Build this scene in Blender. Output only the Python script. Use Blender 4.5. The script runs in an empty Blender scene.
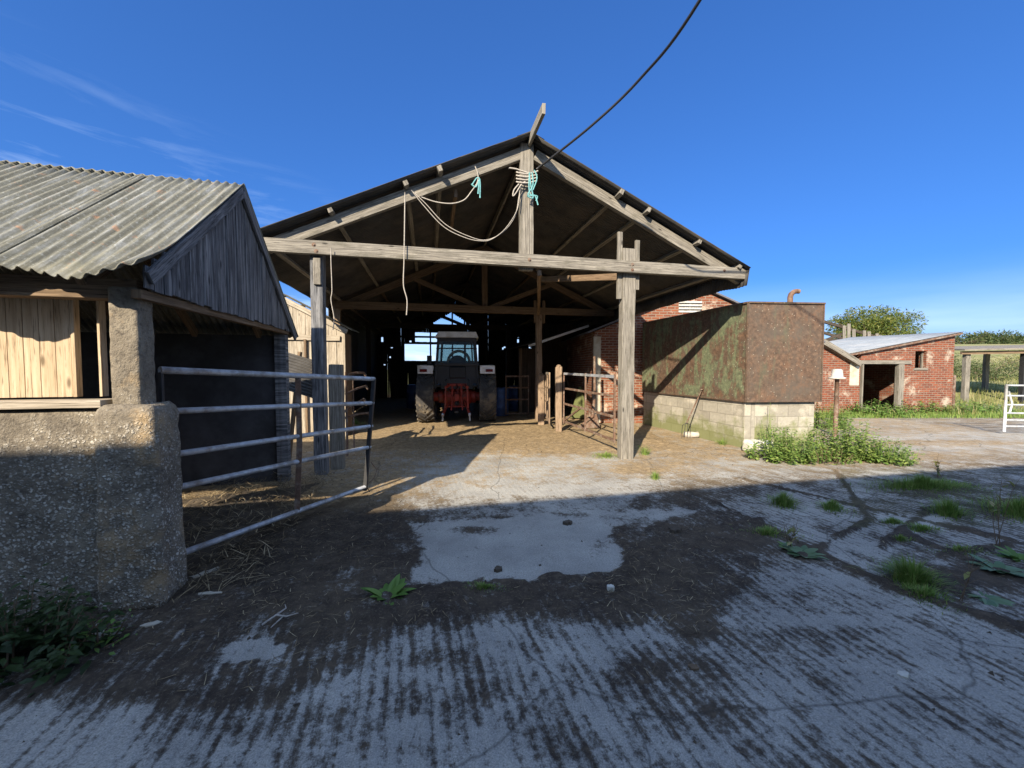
import bpy, math, random
from mathutils import Vector, noise, Matrix
random.seed(7)
R = math.radians
scene = bpy.context.scene
COL = scene.collection
# ------------------------------------------------ camera, sky, sun, exposure
F_PX = 390.0; CAM_H = 1.6; PITCH = R(2.35)
cam_d = bpy.data.cameras.new('camera'); cam = bpy.data.objects.new('camera', cam_d); COL.objects.link(cam)
cam.location = (0, 0, CAM_H); cam.rotation_euler = (R(90) - PITCH, 0, 0)
cam_d.sensor_fit = 'HORIZONTAL'; cam_d.sensor_width = 36.0; cam_d.lens = 36.0 * F_PX / 1024.0
cam_d.clip_start = 0.05; cam_d.clip_end = 3000
scene.camera = cam
scene.view_settings.view_transform = 'Standard'; scene.view_settings.look = 'None'
scene.view_settings.gamma = 1; scene.view_settings.exposure = 1.2
SUN_AZ = R(24); SUN_EL = R(30.5)          # light travels towards +Y, 24 deg to the right
SKY_STR = 0.14
world = bpy.data.worlds.new('World'); scene.world = world; world.use_nodes = True
wn = world.node_tree; wn.nodes.clear()
def wnode(t, **k):
    n = wn.nodes.new(t)
    for a, b in k.items(): setattr(n, a, b)
    return n
w_out = wnode('ShaderNodeOutputWorld'); w_bg = wnode('ShaderNodeBackground')
w_sky = wnode('ShaderNodeTexSky', sky_type='NISHITA', sun_disc=False)
w_sky.sun_elevation = SUN_EL; w_sky.sun_rotation = R(180) + SUN_AZ
w_sky.altitude = 0; w_sky.air_density = 1.0; w_sky.dust_density = 1.3; w_sky.ozone_density = 4.0
w_bg.inputs['Strength'].default_value = SKY_STR
w_tc = wnode('ShaderNodeTexCoord'); w_map = wnode('ShaderNodeMapping'); w_map.inputs['Scale'].default_value = (1.3, 1.3, 9.0)
w_map.inputs['Rotation'].default_value = (0.0, R(-14), 0)
w_no = wnode('ShaderNodeTexNoise'); w_no.inputs['Scale'].default_value = 2.3; w_no.inputs['Detail'].default_value = 7; w_no.inputs['Roughness'].default_value = .62; w_no.inputs['Distortion'].default_value = .5
w_r = wnode('ShaderNodeValToRGB'); w_r.color_ramp.elements[0].position = .50; w_r.color_ramp.elements[1].position = .82
w_sep = wnode('ShaderNodeSeparateXYZ')
w_band = wnode('ShaderNodeMapRange'); w_band.inputs['From Min'].default_value = .26; w_band.inputs['From Max'].default_value = .0   # low in the sky only
w_mul = wnode('ShaderNodeMath', operation='MULTIPLY'); w_mul2 = wnode('ShaderNodeMath', operation='MULTIPLY'); w_mul2.inputs[1].default_value = .6
w_mix = wnode('ShaderNodeMix', data_type='RGBA'); w_mix.inputs[7].default_value = (3.4, 4.2, 5.2, 1)
L = wn.links.new
L(w_tc.outputs['Generated'], w_map.inputs['Vector']); L(w_map.outputs[0], w_no.inputs['Vector']); L(w_no.outputs['Fac'], w_r.inputs[0])
L(w_tc.outputs['Generated'], w_sep.inputs[0]); w_zx = wnode('ShaderNodeMath', operation='MULTIPLY_ADD'); w_zx.inputs[1].default_value = .34; L(w_sep.outputs['X'], w_zx.inputs[0]); L(w_sep.outputs['Z'], w_zx.inputs[2]); L(w_zx.outputs[0], w_band.inputs['Value'])
w_lo = wnode('ShaderNodeMapRange', interpolation_type='SMOOTHSTEP'); w_lo.inputs['From Min'].default_value = .20; w_lo.inputs['From Max'].default_value = -.02; w_lo.inputs['To Max'].default_value = .85
w_n4 = wnode('ShaderNodeTexNoise'); w_n4.inputs['Scale'].default_value = 1.6; w_n4.inputs['Detail'].default_value = 6; L(w_map.outputs[0], w_n4.inputs['Vector'])
w_r4 = wnode('ShaderNodeMapRange'); w_r4.inputs['From Min'].default_value = .35; w_r4.inputs['From Max'].default_value = .6; w_r4.inputs['To Min'].default_value = .45; L(w_n4.outputs['Fac'], w_r4.inputs['Value'])
w_lm = wnode('ShaderNodeMath', operation='MULTIPLY'); w_ad = wnode('ShaderNodeMath', operation='ADD', use_clamp=True)
L(w_sep.outputs['Z'], w_lo.inputs['Value']); L(w_lo.outputs[0], w_lm.inputs[0]); L(w_r4.outputs[0], w_lm.inputs[1])
L(w_r.outputs['Color'], w_mul.inputs[0]); L(w_band.outputs[0], w_mul.inputs[1]); L(w_mul.outputs[0], w_mul2.inputs[0])
w_tint = wnode('ShaderNodeMix', data_type='RGBA', blend_type='MULTIPLY'); w_tint.inputs[0].default_value = 1; w_tint.inputs[7].default_value = (.20, .46, .92, 1)
w_gam = wnode('ShaderNodeGamma'); w_gam.inputs[1].default_value = .72
L(w_sky.outputs[0], w_gam.inputs[0]); L(w_gam.outputs[0], w_tint.inputs[6]); L(w_tint.outputs[2], w_mix.inputs[6]); L(w_mul2.outputs[0], w_ad.inputs[0]); L(w_lm.outputs[0], w_ad.inputs[1]); L(w_ad.outputs[0], w_mix.inputs[0]); 
# broken bright cloud added in the unseen sky behind the camera to fill shadows
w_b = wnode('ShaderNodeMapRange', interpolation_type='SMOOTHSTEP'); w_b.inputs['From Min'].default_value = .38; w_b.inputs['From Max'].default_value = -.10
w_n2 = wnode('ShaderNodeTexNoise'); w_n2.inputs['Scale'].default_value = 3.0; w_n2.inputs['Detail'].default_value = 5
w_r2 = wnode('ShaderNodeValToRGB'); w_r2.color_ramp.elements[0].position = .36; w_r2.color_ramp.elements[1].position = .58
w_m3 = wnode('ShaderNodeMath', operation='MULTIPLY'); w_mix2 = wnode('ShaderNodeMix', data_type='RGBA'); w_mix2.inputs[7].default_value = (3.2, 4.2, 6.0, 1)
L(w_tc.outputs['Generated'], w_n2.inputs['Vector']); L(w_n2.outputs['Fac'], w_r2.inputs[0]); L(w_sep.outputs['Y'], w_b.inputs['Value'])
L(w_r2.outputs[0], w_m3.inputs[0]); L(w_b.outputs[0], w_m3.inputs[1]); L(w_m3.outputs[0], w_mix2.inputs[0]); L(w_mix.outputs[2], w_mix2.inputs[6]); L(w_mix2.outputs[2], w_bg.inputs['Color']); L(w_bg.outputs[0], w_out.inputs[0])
sd = bpy.data.lights.new('sun', 'SUN'); sun = bpy.data.objects.new('sun', sd); COL.objects.link(sun)
sd.energy = 5.0; sd.angle = R(.53); sd.color = (1.0, .87, .68)
sdir = Vector((math.sin(SUN_AZ) * math.cos(SUN_EL), math.cos(SUN_AZ) * math.cos(SUN_EL), -math.sin(SUN_EL)))
sun.rotation_euler = sdir.to_track_quat('-Z', 'Y').to_euler(); sun.location = (-10, -25, 20)
# ------------------------------------------------ pixel helpers (survey of the place)
def ray(px, py):
    xc = (px - 512) / F_PX; yc = (384 - py) / F_PX
    return Vector((xc, math.cos(PITCH) + yc * math.sin(PITCH), -math.sin(PITCH) + yc * math.cos(PITCH)))
def P(px, py, D):
    d = ray(px, py); t = D / d.y
    return Vector((d.x * t, D, CAM_H + d.z * t))
def G(px, py, z=0.0):
    d = ray(px, py); t = (CAM_H - z) / -d.z
    return Vector((d.x * t, d.y * t, z))
def proj(x, y, z=0.0):
    v = Vector((x, y, z - CAM_H))
    f = v.y * math.cos(PITCH) - v.z * math.sin(PITCH); u = v.y * math.sin(PITCH) + v.z * math.cos(PITCH)
    f = max(f, .05)
    return 512 + F_PX * v.x / f, 384 - F_PX * u / f
def U_(deg): return Vector((math.cos(R(deg)), math.sin(R(deg)), 0))
def V_(deg): return Vector((-math.sin(R(deg)), math.cos(R(deg)), 0))
ZU = Vector((0, 0, 1))
# ------------------------------------------------ material helpers
def node(nt, t, props=None, ins=None):
    n = nt.nodes.new(t)
    for a, b in (props or {}).items(): setattr(n, a, b)
    for a, b in (ins or {}).items():
        s = n.inputs[a]
        if isinstance(b, bpy.types.NodeSocket): nt.links.new(b, s)
        else:
            if isinstance(b, tuple) and len(b) == 3 and s.type == 'RGBA': b = (*b, 1)
            s.default_value = b
    return n
def ramp(nt, fac, stops, interp='LINEAR'):
    n = nt.nodes.new('ShaderNodeValToRGB'); cr = n.color_ramp; cr.interpolation = interp
    while len(cr.elements) < len(stops): cr.elements.new(.5)
    for e, (p, c) in zip(cr.elements, stops):
        e.position = p; e.color = (c, c, c, 1) if isinstance(c, (int, float)) else (*c, 1)
    nt.links.new(fac, n.inputs[0]); return n.outputs[0]
def mixc(nt, fac, a, b, blend='MIX'):
    n = node(nt, 'ShaderNodeMix', {'data_type': 'RGBA', 'blend_type': blend})
    for i, v in ((0, fac), (6, a), (7, b)):
        if isinstance(v, bpy.types.NodeSocket): nt.links.new(v, n.inputs[i])
        else: n.inputs[i].default_value = (*v, 1) if isinstance(v, tuple) else v
    return n.outputs[2]
def math_(nt, op, a, b=0.0, clamp=False):
    n = node(nt, 'ShaderNodeMath', {'operation': op, 'use_clamp': clamp})
    for i, v in ((0, a), (1, b)):
        if isinstance(v, bpy.types.NodeSocket): nt.links.new(v, n.inputs[i])
        else: n.inputs[i].default_value = v
    return n.outputs[0]
def newmat(name, rough=.85, spec=.25):
    m = bpy.data.materials.new(name); m.use_nodes = True
    b = m.node_tree.nodes['Principled BSDF']
    b.inputs['Roughness'].default_value = rough; b.inputs['Specular IOR Level'].default_value = spec
    return m, m.node_tree, b
def tex(nt, vec, scale, detail=5, rough=.6, dist=0.0):
    return node(nt, 'ShaderNodeTexNoise', None, {'Vector': vec, 'Scale': scale, 'Detail': detail, 'Roughness': rough, 'Distortion': dist}).outputs['Fac']
def vmap(nt, vec, sc=(1, 1, 1), rot=(0, 0, 0)):
    return node(nt, 'ShaderNodeMapping', None, {'Vector': vec, 'Scale': sc, 'Rotation': rot}).outputs[0]
def coords(nt, kind='Object'):
    if kind == 'UV': return node(nt, 'ShaderNodeUVMap').outputs[0]
    return node(nt, 'ShaderNodeTexCoord').outputs[kind]
def bump(nt, b, h, strength=.5, dist=.01, prev=None):
    ins = {'Height': h, 'Strength': strength, 'Distance': dist}
    if prev is not None: ins['Normal'] = prev
    n = node(nt, 'ShaderNodeBump', None, ins); nt.links.new(n.outputs[0], b.inputs['Normal']); return n.outputs[0]
def base(nt, b, c): nt.links.new(c, b.inputs['Base Color'])

def wood(name, dark, mid, light, stain=None, grain=55, bstr=.5):
    m, nt, b = newmat(name, .86, .2)
    uv = coords(nt, 'UV')
    g = tex(nt, vmap(nt, uv, (1.6, grain, 1)), 1.0, 6, .65, .35)
    g2 = tex(nt, vmap(nt, uv, (5, grain * 3, 1)), 1.0, 3, .6)
    big = tex(nt, vmap(nt, uv, (1.2, 3.5, 1)), 1.0, 4, .6)
    c = ramp(nt, g, [(.30, dark), (.48, mid), (.68, light)])
    c = mixc(nt, math_(nt, 'MULTIPLY', ramp(nt, big, [(.35, 0.0), (.7, 1.0)]), .55), c, mixc(nt, .5, c, light))
    c = mixc(nt, ramp(nt, g2, [(.33, .75), (.45, 0.0)]), c, tuple(x * .45 for x in dark))
    kn = node(nt, 'ShaderNodeTexVoronoi', None, {'Vector': vmap(nt, uv, (2.2, 7, 1)), 'Scale': 1.0}).outputs['Distance']
    c = mixc(nt, ramp(nt, kn, [(.05, .85), (.12, 0.0)]), c, tuple(x * .4 for x in dark))
    if stain: c = mixc(nt, ramp(nt, tex(nt, vmap(nt, uv, (1.5, 6, 1)), 1.3, 5, .7), [(.52, 0.0), (.66, .7)]), c, stain)
    base(nt, b, c)
    h = math_(nt, 'ADD', g, math_(nt, 'MULTIPLY', g2, .6))
    bump(nt, b, h, bstr, .006)
    return m
M = {}
M['wood_grey'] = wood('weathered grey wood', (.045, .04, .035), (.165, .15, .127), (.31, .285, .24), (.085, .08, .06))
M['wood_brown'] = wood('brown barn timber', (.05, .035, .025), (.14, .095, .06), (.24, .17, .11))
M['wood_warm'] = wood('warm sawn timber', (.07, .048, .032), (.215, .15, .10), (.35, .265, .185), (.11, .085, .06))
M['wood_pale'] = wood('pale weathered boards', (.13, .11, .085), (.31, .265, .205), (.44, .39, .315), (.19, .155, .11), 40)
M['wood_pine'] = wood('fresh pine boards', (.28, .20, .12), (.42, .32, .21), (.52, .42, .30), None, 30, .25)
M['wood_black'] = wood('dark tarred boards and shaded post', (.02, .021, .023), (.095, .097, .105), (.26, .26, .265), (.035, .035, .038), 30, .9)
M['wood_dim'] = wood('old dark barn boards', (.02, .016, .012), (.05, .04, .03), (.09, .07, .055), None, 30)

def mat_simple(name, col, rough=.7, metal=0.0, var=.25, scale=9, dirt=None, bstr=.15, spec=.4):
    m, nt, b = newmat(name, rough, spec); b.inputs['Metallic'].default_value = metal
    o = coords(nt)
    n = tex(nt, o, scale, 6, .65)
    c = mixc(nt, ramp(nt, n, [(.3, 0.0), (.7, 1.0)]), tuple(x * (1 - var) for x in col), tuple(min(1, x * (1 + var)) for x in col))
    if dirt:
        c = mixc(nt, ramp(nt, tex(nt, o, scale * .45, 7, .7), [(.48, 0.0), (.62, .8)]), c, dirt)
    base(nt, b, c); bump(nt, b, tex(nt, o, scale * 5, 3), bstr, .004)
    return m
M['galv'] = mat_simple('galvanised steel', (.36, .38, .41), .5, .35, .25, 14, (.17, .15, .13))
M['white_metal'] = mat_simple('pale galvanised gate', (.62, .64, .64), .5, .2, .15, 9, (.4, .36, .3))
M['rust_metal'] = mat_simple('rusty steel', (.13, .075, .05), .8, .1, .4, 18, (.24, .20, .16))
M['dark_metal'] = mat_simple('dark steel', (.03, .03, .032), .6, .3, .3, 12)
M['cable'] = mat_simple('black rubber cable', (.018, .018, .02), .5)
M['rope'] = mat_simple('old pale rope', (.34, .31, .27), .9, 0, .3, 60)
M['rope_blue'] = mat_simple('blue green twine', (.13, .32, .33), .8, 0, .3, 60)
M['rubber'] = mat_simple('muddy tyre rubber', (.045, .042, .04), .85, 0, .3, 8, (.17, .14, .10))
M['red'] = mat_simple('faded red tractor paint', (.27, .028, .015), .55, 0, .3, 9, (.10, .045, .03))
M['white'] = mat_simple('dull white paint', (.62, .63, .64), .5, 0, .12, 6, (.42, .40, .36))
M['capwhite'] = mat_simple('pale grey vent cap', (.44, .435, .41), .7, 0, .2, 25, (.32, .30, .25))
M['black'] = mat_simple('black paint', (.028, .028, .03), .5)
M['lamp_red'] = mat_simple('dark red lamp lens', (.12, .01, .01), .25, 0, .2, 9)
M['orange_pl'] = mat_simple('tan seat shell', (.55, .36, .20), .7, 0, .2, 9)
M['skylight_blue'] = mat_simple('dull blue of skylit surfaces', (.03, .07, .19), .5, 0, .3, 5, (.05, .06, .1))  # blue of skylight on dim surfaces, put into the drum colour
M['stone_white'] = mat_simple('whitish concrete lump', (.50, .48, .42), .9, 0, .25, 14, (.30, .29, .2), .6)
M['chip'] = mat_simple('pale stone chips', (.34, .31, .27), .9, 0, .4, 8)
M['slate'] = mat_simple('dark roof slates', (.10, .10, .11), .7, 0, .3, 7)
M['plaster'] = mat_simple('old plaster', (.42, .39, .32), .9, 0, .15, 8, (.33, .28, .2))
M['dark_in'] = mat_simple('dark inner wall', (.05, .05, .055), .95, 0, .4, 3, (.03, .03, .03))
M['bark'] = mat_simple('tree bark', (.12, .09, .06), .9, 0, .3, 5)
M['straw'] = mat_simple('straw', (.40, .31, .17), .8, 0, .4, 40, (.20, .15, .09))
m, nt, b = newmat('loose straw', .85, .2)
base(nt, b, ramp(nt, node(nt, 'ShaderNodeNewGeometry').outputs['Random Per Island'], [(0.0, (.035, .027, .018)), (.45, (.10, .075, .045)), (.8, (.25, .19, .11)), (1.0, (.46, .38, .24))]))
M['straw'] = m
M['stalk'] = mat_simple('dry brown stalk', (.13, .09, .055), .9, 0, .3, 30)
M['crumb'] = mat_simple('soil crumbs', (.07, .055, .04), .95, 0, .4, 8)
m, nt, b = newmat('window glass', .05, .5)
nt.nodes.clear(); o_ = nt.nodes.new('ShaderNodeOutputMaterial')
gl = node(nt, 'ShaderNodeBsdfGlossy', None, {'Roughness': .06}); tr = node(nt, 'ShaderNodeBsdfTransparent', None, {'Color': (.70, .78, .78)})
mx = node(nt, 'ShaderNodeMixShader', None, {0: .10}); nt.links.new(tr.outputs[0], mx.inputs[1]); nt.links.new(gl.outputs[0], mx.inputs[2]); nt.links.new(mx.outputs[0], o_.inputs[0])
M['glass'] = m

def leafmat(name, c1, c2, c3=None):
    m, nt, b = newmat(name, .55, .3)
    gi = node(nt, 'ShaderNodeNewGeometry').outputs['Random Per Island']
    st = [(0.0, c1), (.6, c2)] + ([(1.0, c3)] if c3 else [])
    c = ramp(nt, gi, st)
    c = mixc(nt, math_(nt, 'MULTIPLY', tex(nt, coords(nt), 3.0, 4), .5), c, tuple(x * .55 for x in c1))
    base(nt, b, c)
    out = [n for n in nt.nodes if n.type == 'OUTPUT_MATERIAL'][0]
    t = node(nt, 'ShaderNodeBsdfTranslucent', None, {'Color': c}); mx = node(nt, 'ShaderNodeMixShader', None, {0: .28})
    nt.links.new(b.outputs[0], mx.inputs[1]); nt.links.new(t.outputs[0], mx.inputs[2]); nt.links.new(mx.outputs[0], out.inputs[0])
    return m
M['grass'] = leafmat('green grass', (.11, .20, .035), (.22, .34, .07), (.36, .38, .13))
M['drygrass'] = leafmat('dry rough grass', (.13, .17, .04), (.28, .28, .09), (.46, .40, .2))
M['nettle'] = leafmat('nettle leaves', (.09, .17, .035), (.18, .27, .06), (.30, .36, .10))
M['dock'] = leafmat('dock leaves', (.09, .18, .035), (.15, .26, .055), (.21, .31, .08))
M['burdock'] = leafmat('blue green rosette leaves', (.12, .20, .10), (.18, .27, .14))
M['tree'] = leafmat('tree leaves', (.06, .10, .022), (.14, .18, .035), (.27, .24, .06))
M['hedge'] = leafmat('hedge leaves', (.04, .07, .02), (.08, .11, .035), (.14, .14, .06))
M['darkleaf'] = leafmat('dark ivy leaves', (.02, .04, .012), (.04, .07, .02))

def brick(name, c1, c2, mortar, patch, patchamt=(.55, .62), bw=.225, bh=.075, ms=.010, green=None, bdist=.008):
    m, nt, b = newmat(name, .9, .2)
    uv = coords(nt, 'UV')
    d = tex(nt, uv, 6, 3)
    uvd = mixc(nt, .012, uv, node(nt, 'ShaderNodeTexNoise', None, {'Vector': uv, 'Scale': 7.0}).outputs['Color'], 'ADD')
    br = node(nt, 'ShaderNodeTexBrick', {'offset': .5}, {'Vector': uvd, 'Color1': c1, 'Color2': c2, 'Mortar': mortar, 'Scale': 1.0, 'Mortar Size': ms, 'Mortar Smooth': .25, 'Brick Width': bw, 'Row Height': bh, 'Bias': 0.0})
    n1 = tex(nt, uv, 14, 6, .7); n2 = tex(nt, uv, 1.6, 6, .65)
    c = mixc(nt, ramp(nt, n1, [(.3, 0.0), (.7, .8)]), br.outputs['Color'], mixc(nt, .5, br.outputs['Color'], tuple(x * .35 for x in c1)))
    br2 = node(nt, 'ShaderNodeTexBrick', {'offset': .5}, {'Vector': uvd, 'Color1': (0, 0, 0), 'Color2': (1, 1, 1), 'Mortar': (.5, .5, .5), 'Scale': 1.0, 'Mortar Size': ms, 'Brick Width': bw, 'Row Height': bh})
    c = mixc(nt, math_(nt, 'MULTIPLY', br2.outputs['Color'], .22), c, (.05, .03, .028))
    c = mixc(nt, ramp(nt, math_(nt, 'ADD', math_(nt, 'MULTIPLY', n2, .8), math_(nt, 'MULTIPLY', n1, .22)), [(patchamt[0], 0.0), (patchamt[1], .85)]), c, patch)
    if green:
        sep = node(nt, 'ShaderNodeSeparateXYZ', None, {0: uv}).outputs['Y']
        gm = math_(nt, 'SUBTRACT', math_(nt, 'ADD', tex(nt, uv, 2.2, 6, .7), .12), math_(nt, 'MULTIPLY', sep, .62))
        c = mixc(nt, ramp(nt, gm, [(.28, 0.0), (.48, .8)]), c, green)
    base(nt, b, c)
    h = math_(nt, 'ADD', math_(nt, 'MULTIPLY', br.outputs['Fac'], -1.0), math_(nt, 'MULTIPLY', n1, .7))
    bump(nt, b, h, .8, bdist)
    return m
M['brick'] = brick('red brick', (.25, .085, .042), (.16, .055, .032), (.28, .24, .19), (.45, .36, .28))
M['brick_worn'] = brick('worn red brick with old whitewash', (.245, .072, .036), (.155, .048, .028), (.25, .21, .165), (.40, .345, .275), (.545, .63))
M['block'] = brick('pale concrete blocks', (.41, .385, .32), (.34, .32, .265), (.27, .25, .205), (.50, .46, .38), (.56, .68), .44, .215, .008, (.14, .155, .05), .006)

# left wall: roughcast with exposed pebbles
m, nt, b = newmat('roughcast concrete with pebbles', .92, .2)
o = coords(nt)
vo = node(nt, 'ShaderNodeTexVoronoi', None, {'Vector': mixc(nt, .03, o, node(nt, 'ShaderNodeTexNoise', None, {'Vector': o, 'Scale': 20.0}).outputs['Color'], 'ADD'), 'Scale': 44.0})
vo2 = node(nt, 'ShaderNodeTexVoronoi', None, {'Vector': vmap(nt, mixc(nt, .05, o, node(nt, 'ShaderNodeTexNoise', None, {'Vector': o, 'Scale': 14.0}).outputs['Color'], 'ADD'), (1, 1, 1.9), (0, R(25), 0)), 'Scale': 58.0})
n1 = tex(nt, o, 3.2, 7, .7); n2 = tex(nt, o, 30, 5, .7)
cc = ramp(nt, n1, [(.28, (.085, .072, .056)), (.5, (.18, .155, .12)), (.72, (.29, .255, .195))])
peb = math_(nt, 'MULTIPLY', ramp(nt, vo.outputs['Distance'], [(.30, 1.0), (.46, 0.0)]), ramp(nt, node(nt, 'ShaderNodeSeparateColor', None, {0: vo.outputs['Color']}).outputs[0], [(.34, 0.0), (.5, 1.0)]))
peb2 = math_(nt, 'MULTIPLY', ramp(nt, vo2.outputs['Distance'], [(.30, 1.0), (.48, 0.0)]), ramp(nt, node(nt, 'ShaderNodeSeparateColor', None, {0: vo2.outputs['Color']}).outputs[1], [(.45, 0.0), (.6, .8)]))
peb = math_(nt, 'MAXIMUM', peb, peb2)
pz = node(nt, 'ShaderNodeSeparateXYZ', None, {0: o}).outputs['Z']
peb = math_(nt, 'MULTIPLY', peb, ramp(nt, math_(nt, 'ADD', math_(nt, 'MULTIPLY', pz, -.35), n1), [(.02, .05), (.22, 1.0)]))
cc = mixc(nt, math_(nt, 'MULTIPLY', peb, .9), cc, (.56, .53, .47))
cc = mixc(nt, ramp(nt, n2, [(.35, .7), (.5, 0.0)]), cc, (.07, .06, .05))
cc = mixc(nt, ramp(nt, tex(nt, o, 1.7, 6, .7), [(.56, 0.0), (.66, .55)]), cc, (.36, .25, .13))
base(nt, b, cc)
bump(nt, b, math_(nt, 'ADD', math_(nt, 'MULTIPLY', peb, .8), math_(nt, 'ADD', n2, math_(nt, 'MULTIPLY', tex(nt, o, 90, 3), .5))), .9, .014)
M['roughcast'] = m
# corrugated roof of left shed
m, nt, b = newmat('lichened corrugated roof', .8, .25)
uv = coords(nt, 'UV')
n1 = tex(nt, vmap(nt, uv, (.9, 11, 1)), 1.6, 8, .75, .4); n2 = tex(nt, vmap(nt, uv, (.6, 1, 1)), 48, 5, .75); n3 = tex(nt, uv, 2.2, 6, .7)
cc = ramp(nt, n1, [(.33, (.085, .083, .065)), (.5, (.145, .143, .115)), (.60, (.21, .213, .195)), (.74, (.38, .40, .40))])
cc = mixc(nt, ramp(nt, n2, [(.54, 0.0), (.68, .45)]), cc, (.42, .44, .43))
cc = mixc(nt, ramp(nt, tex(nt, uv, 9, 6, .7), [(.60, 0.0), (.68, .65)]), cc, (.34, .18, .10))
cc = mixc(nt, ramp(nt, n3, [(.58, 0.0), (.72, .6)]), cc, (.20, .19, .13))
base(nt, b, cc); bump(nt, b, n2, .4, .004)
M['roof_left'] = m
M['roof_dark'] = mat_simple('old dark corrugated sheet', (.05, .047, .044), .85, 0, .35, 3, (.09, .075, .06))
M['roof_tin'] = mat_simple('pale bluish tin roof', (.22, .245, .27), .7, .1, .2, 3, (.30, .31, .32))
# rusty tank
def tankmat(name, green):
    m, nt, b = newmat(name, .72, .35)
    o = coords(nt)
    n1 = tex(nt, o, 2.0, 7, .7, .3); n2 = tex(nt, o, 14, 6, .75); n3 = tex(nt, vmap(nt, o, (5, 5, .9)), 1.2, 6, .7)
    c = ramp(nt, n2, [(.3, (.038, .025, .018)), (.5, (.092, .057, .037)), (.68, (.165, .105, .068))])
    c = mixc(nt, ramp(nt, n1, [(.42, 0.0), (.62, .75)]), c, (.085, .07, .055))
    c = mixc(nt, ramp(nt, tex(nt, o, 4.2, 6, .75, .6), [(.52, 0.0), (.70, .5)]), c, (.17, .085, .045))
    if green:
        g = math_(nt, 'ADD', math_(nt, 'MULTIPLY', n1, .55), math_(nt, 'MULTIPLY', n3, .55))
        gc = ramp(nt, n2, [(.35, (.065, .085, .05)), (.6, (.15, .18, .10)), (.75, (.26, .29, .19))])
        c = mixc(nt, ramp(nt, g, [(.53, 0.0), (.59, .8)]), c, gc)
    else:
        c = mixc(nt, ramp(nt, n3, [(.56, 0.0), (.7, .6)]), c, (.085, .10, .06))
    sp = node(nt, 'ShaderNodeTexVoronoi', None, {'Vector': o, 'Scale': 13.0}).outputs['Distance']
    c = mixc(nt, ramp(nt, sp, [(.07, .8), (.11, 0.0)]), c, (.42, .38, .30))
    base(nt, b, c); bump(nt, b, math_(nt, 'ADD', n2, n1), .5, .008)
    return m
M['tank_green'] = tankmat('rusty steel with flaking green paint', True)
M['tank_rust'] = tankmat('brown rusted steel', False)

# yard: tamped concrete under soil, masks are stored per vertex; the straw mask also paints sunlit warmth
m, nt, b = newmat('yard concrete and soil', .92, .2)
o = coords(nt)
dirt = node(nt, 'ShaderNodeAttribute', {'attribute_name': 'dirt'}).outputs['Fac']
straw = node(nt, 'ShaderNodeAttribute', {'attribute_name': 'strawy_sunlit'}).outputs['Fac']
green = node(nt, 'ShaderNodeAttribute', {'attribute_name': 'green'}).outputs['Fac']
rot = vmap(nt, o, (1, 1, 1), (0, 0, R(-16)))
rotd = mixc(nt, .04, rot, node(nt, 'ShaderNodeTexNoise', None, {'Vector': o, 'Scale': 2.5, 'Detail': 3.0}).outputs['Color'], 'ADD')
wv = node(nt, 'ShaderNodeTexWave', {'wave_type': 'BANDS', 'bands_direction': 'X'}, {'Vector': rotd, 'Scale': 4.6, 'Distortion': 1.1, 'Detail': 4.0, 'Detail Scale': 2.6, 'Detail Roughness': .7}).outputs['Fac']
nA = tex(nt, o, 1.3, 7, .7); nB = tex(nt, o, 11, 7, .75); nC = tex(nt, vmap(nt, rotd, (17, 1.1, 1)), 1.0, 6, .75); nE = tex(nt, o, 1.9, 4, .6); nD = tex(nt, o, 60, 4, .7)
conc = ramp(nt, nA, [(.3, (.26, .253, .232)), (.55, (.385, .375, .338)), (.75, (.50, .485, .435))])
conc = mixc(nt, ramp(nt, nD, [(.35, .35), (.55, 0.0)]), conc, (.12, .11, .10))
conc = mixc(nt, ramp(nt, nB, [(.55, 0.0), (.75, .45)]), conc, (.50, .48, .44))
nP = tex(nt, o, 130, 3, .8)
conc = mixc(nt, ramp(nt, nP, [(.36, .6), (.50, 0.0)]), conc, (.10, .095, .085))
conc = mixc(nt, ramp(nt, nP, [(.58, 0.0), (.7, .7)]), conc, (.60, .58, .53))
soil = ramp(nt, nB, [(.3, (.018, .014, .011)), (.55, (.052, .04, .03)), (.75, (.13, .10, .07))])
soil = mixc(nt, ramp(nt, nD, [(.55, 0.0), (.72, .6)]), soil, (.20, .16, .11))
soilst_sunlit = ramp(nt, nB, [(.3, (.12, .084, .046)), (.55, (.28, .205, .115)), (.75, (.48, .37, .22))])  # golden straw soil, brightened to carry the look of the sunlit yard
soilst_sunlit = mixc(nt, ramp(nt, nD, [(.5, 0.0), (.72, .7)]), soilst_sunlit, (.40, .32, .21))
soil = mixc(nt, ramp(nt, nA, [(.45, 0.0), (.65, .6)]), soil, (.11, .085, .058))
soil = mixc(nt, math_(nt, 'MULTIPLY', straw, math_(nt, 'ADD', nA, .45), True), soil, soilst_sunlit)
soil = mixc(nt, math_(nt, 'MULTIPLY', green, ramp(nt, nB, [(.35, 0.0), (.55, 1.0)])), soil, (.09, .115, .035))
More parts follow.
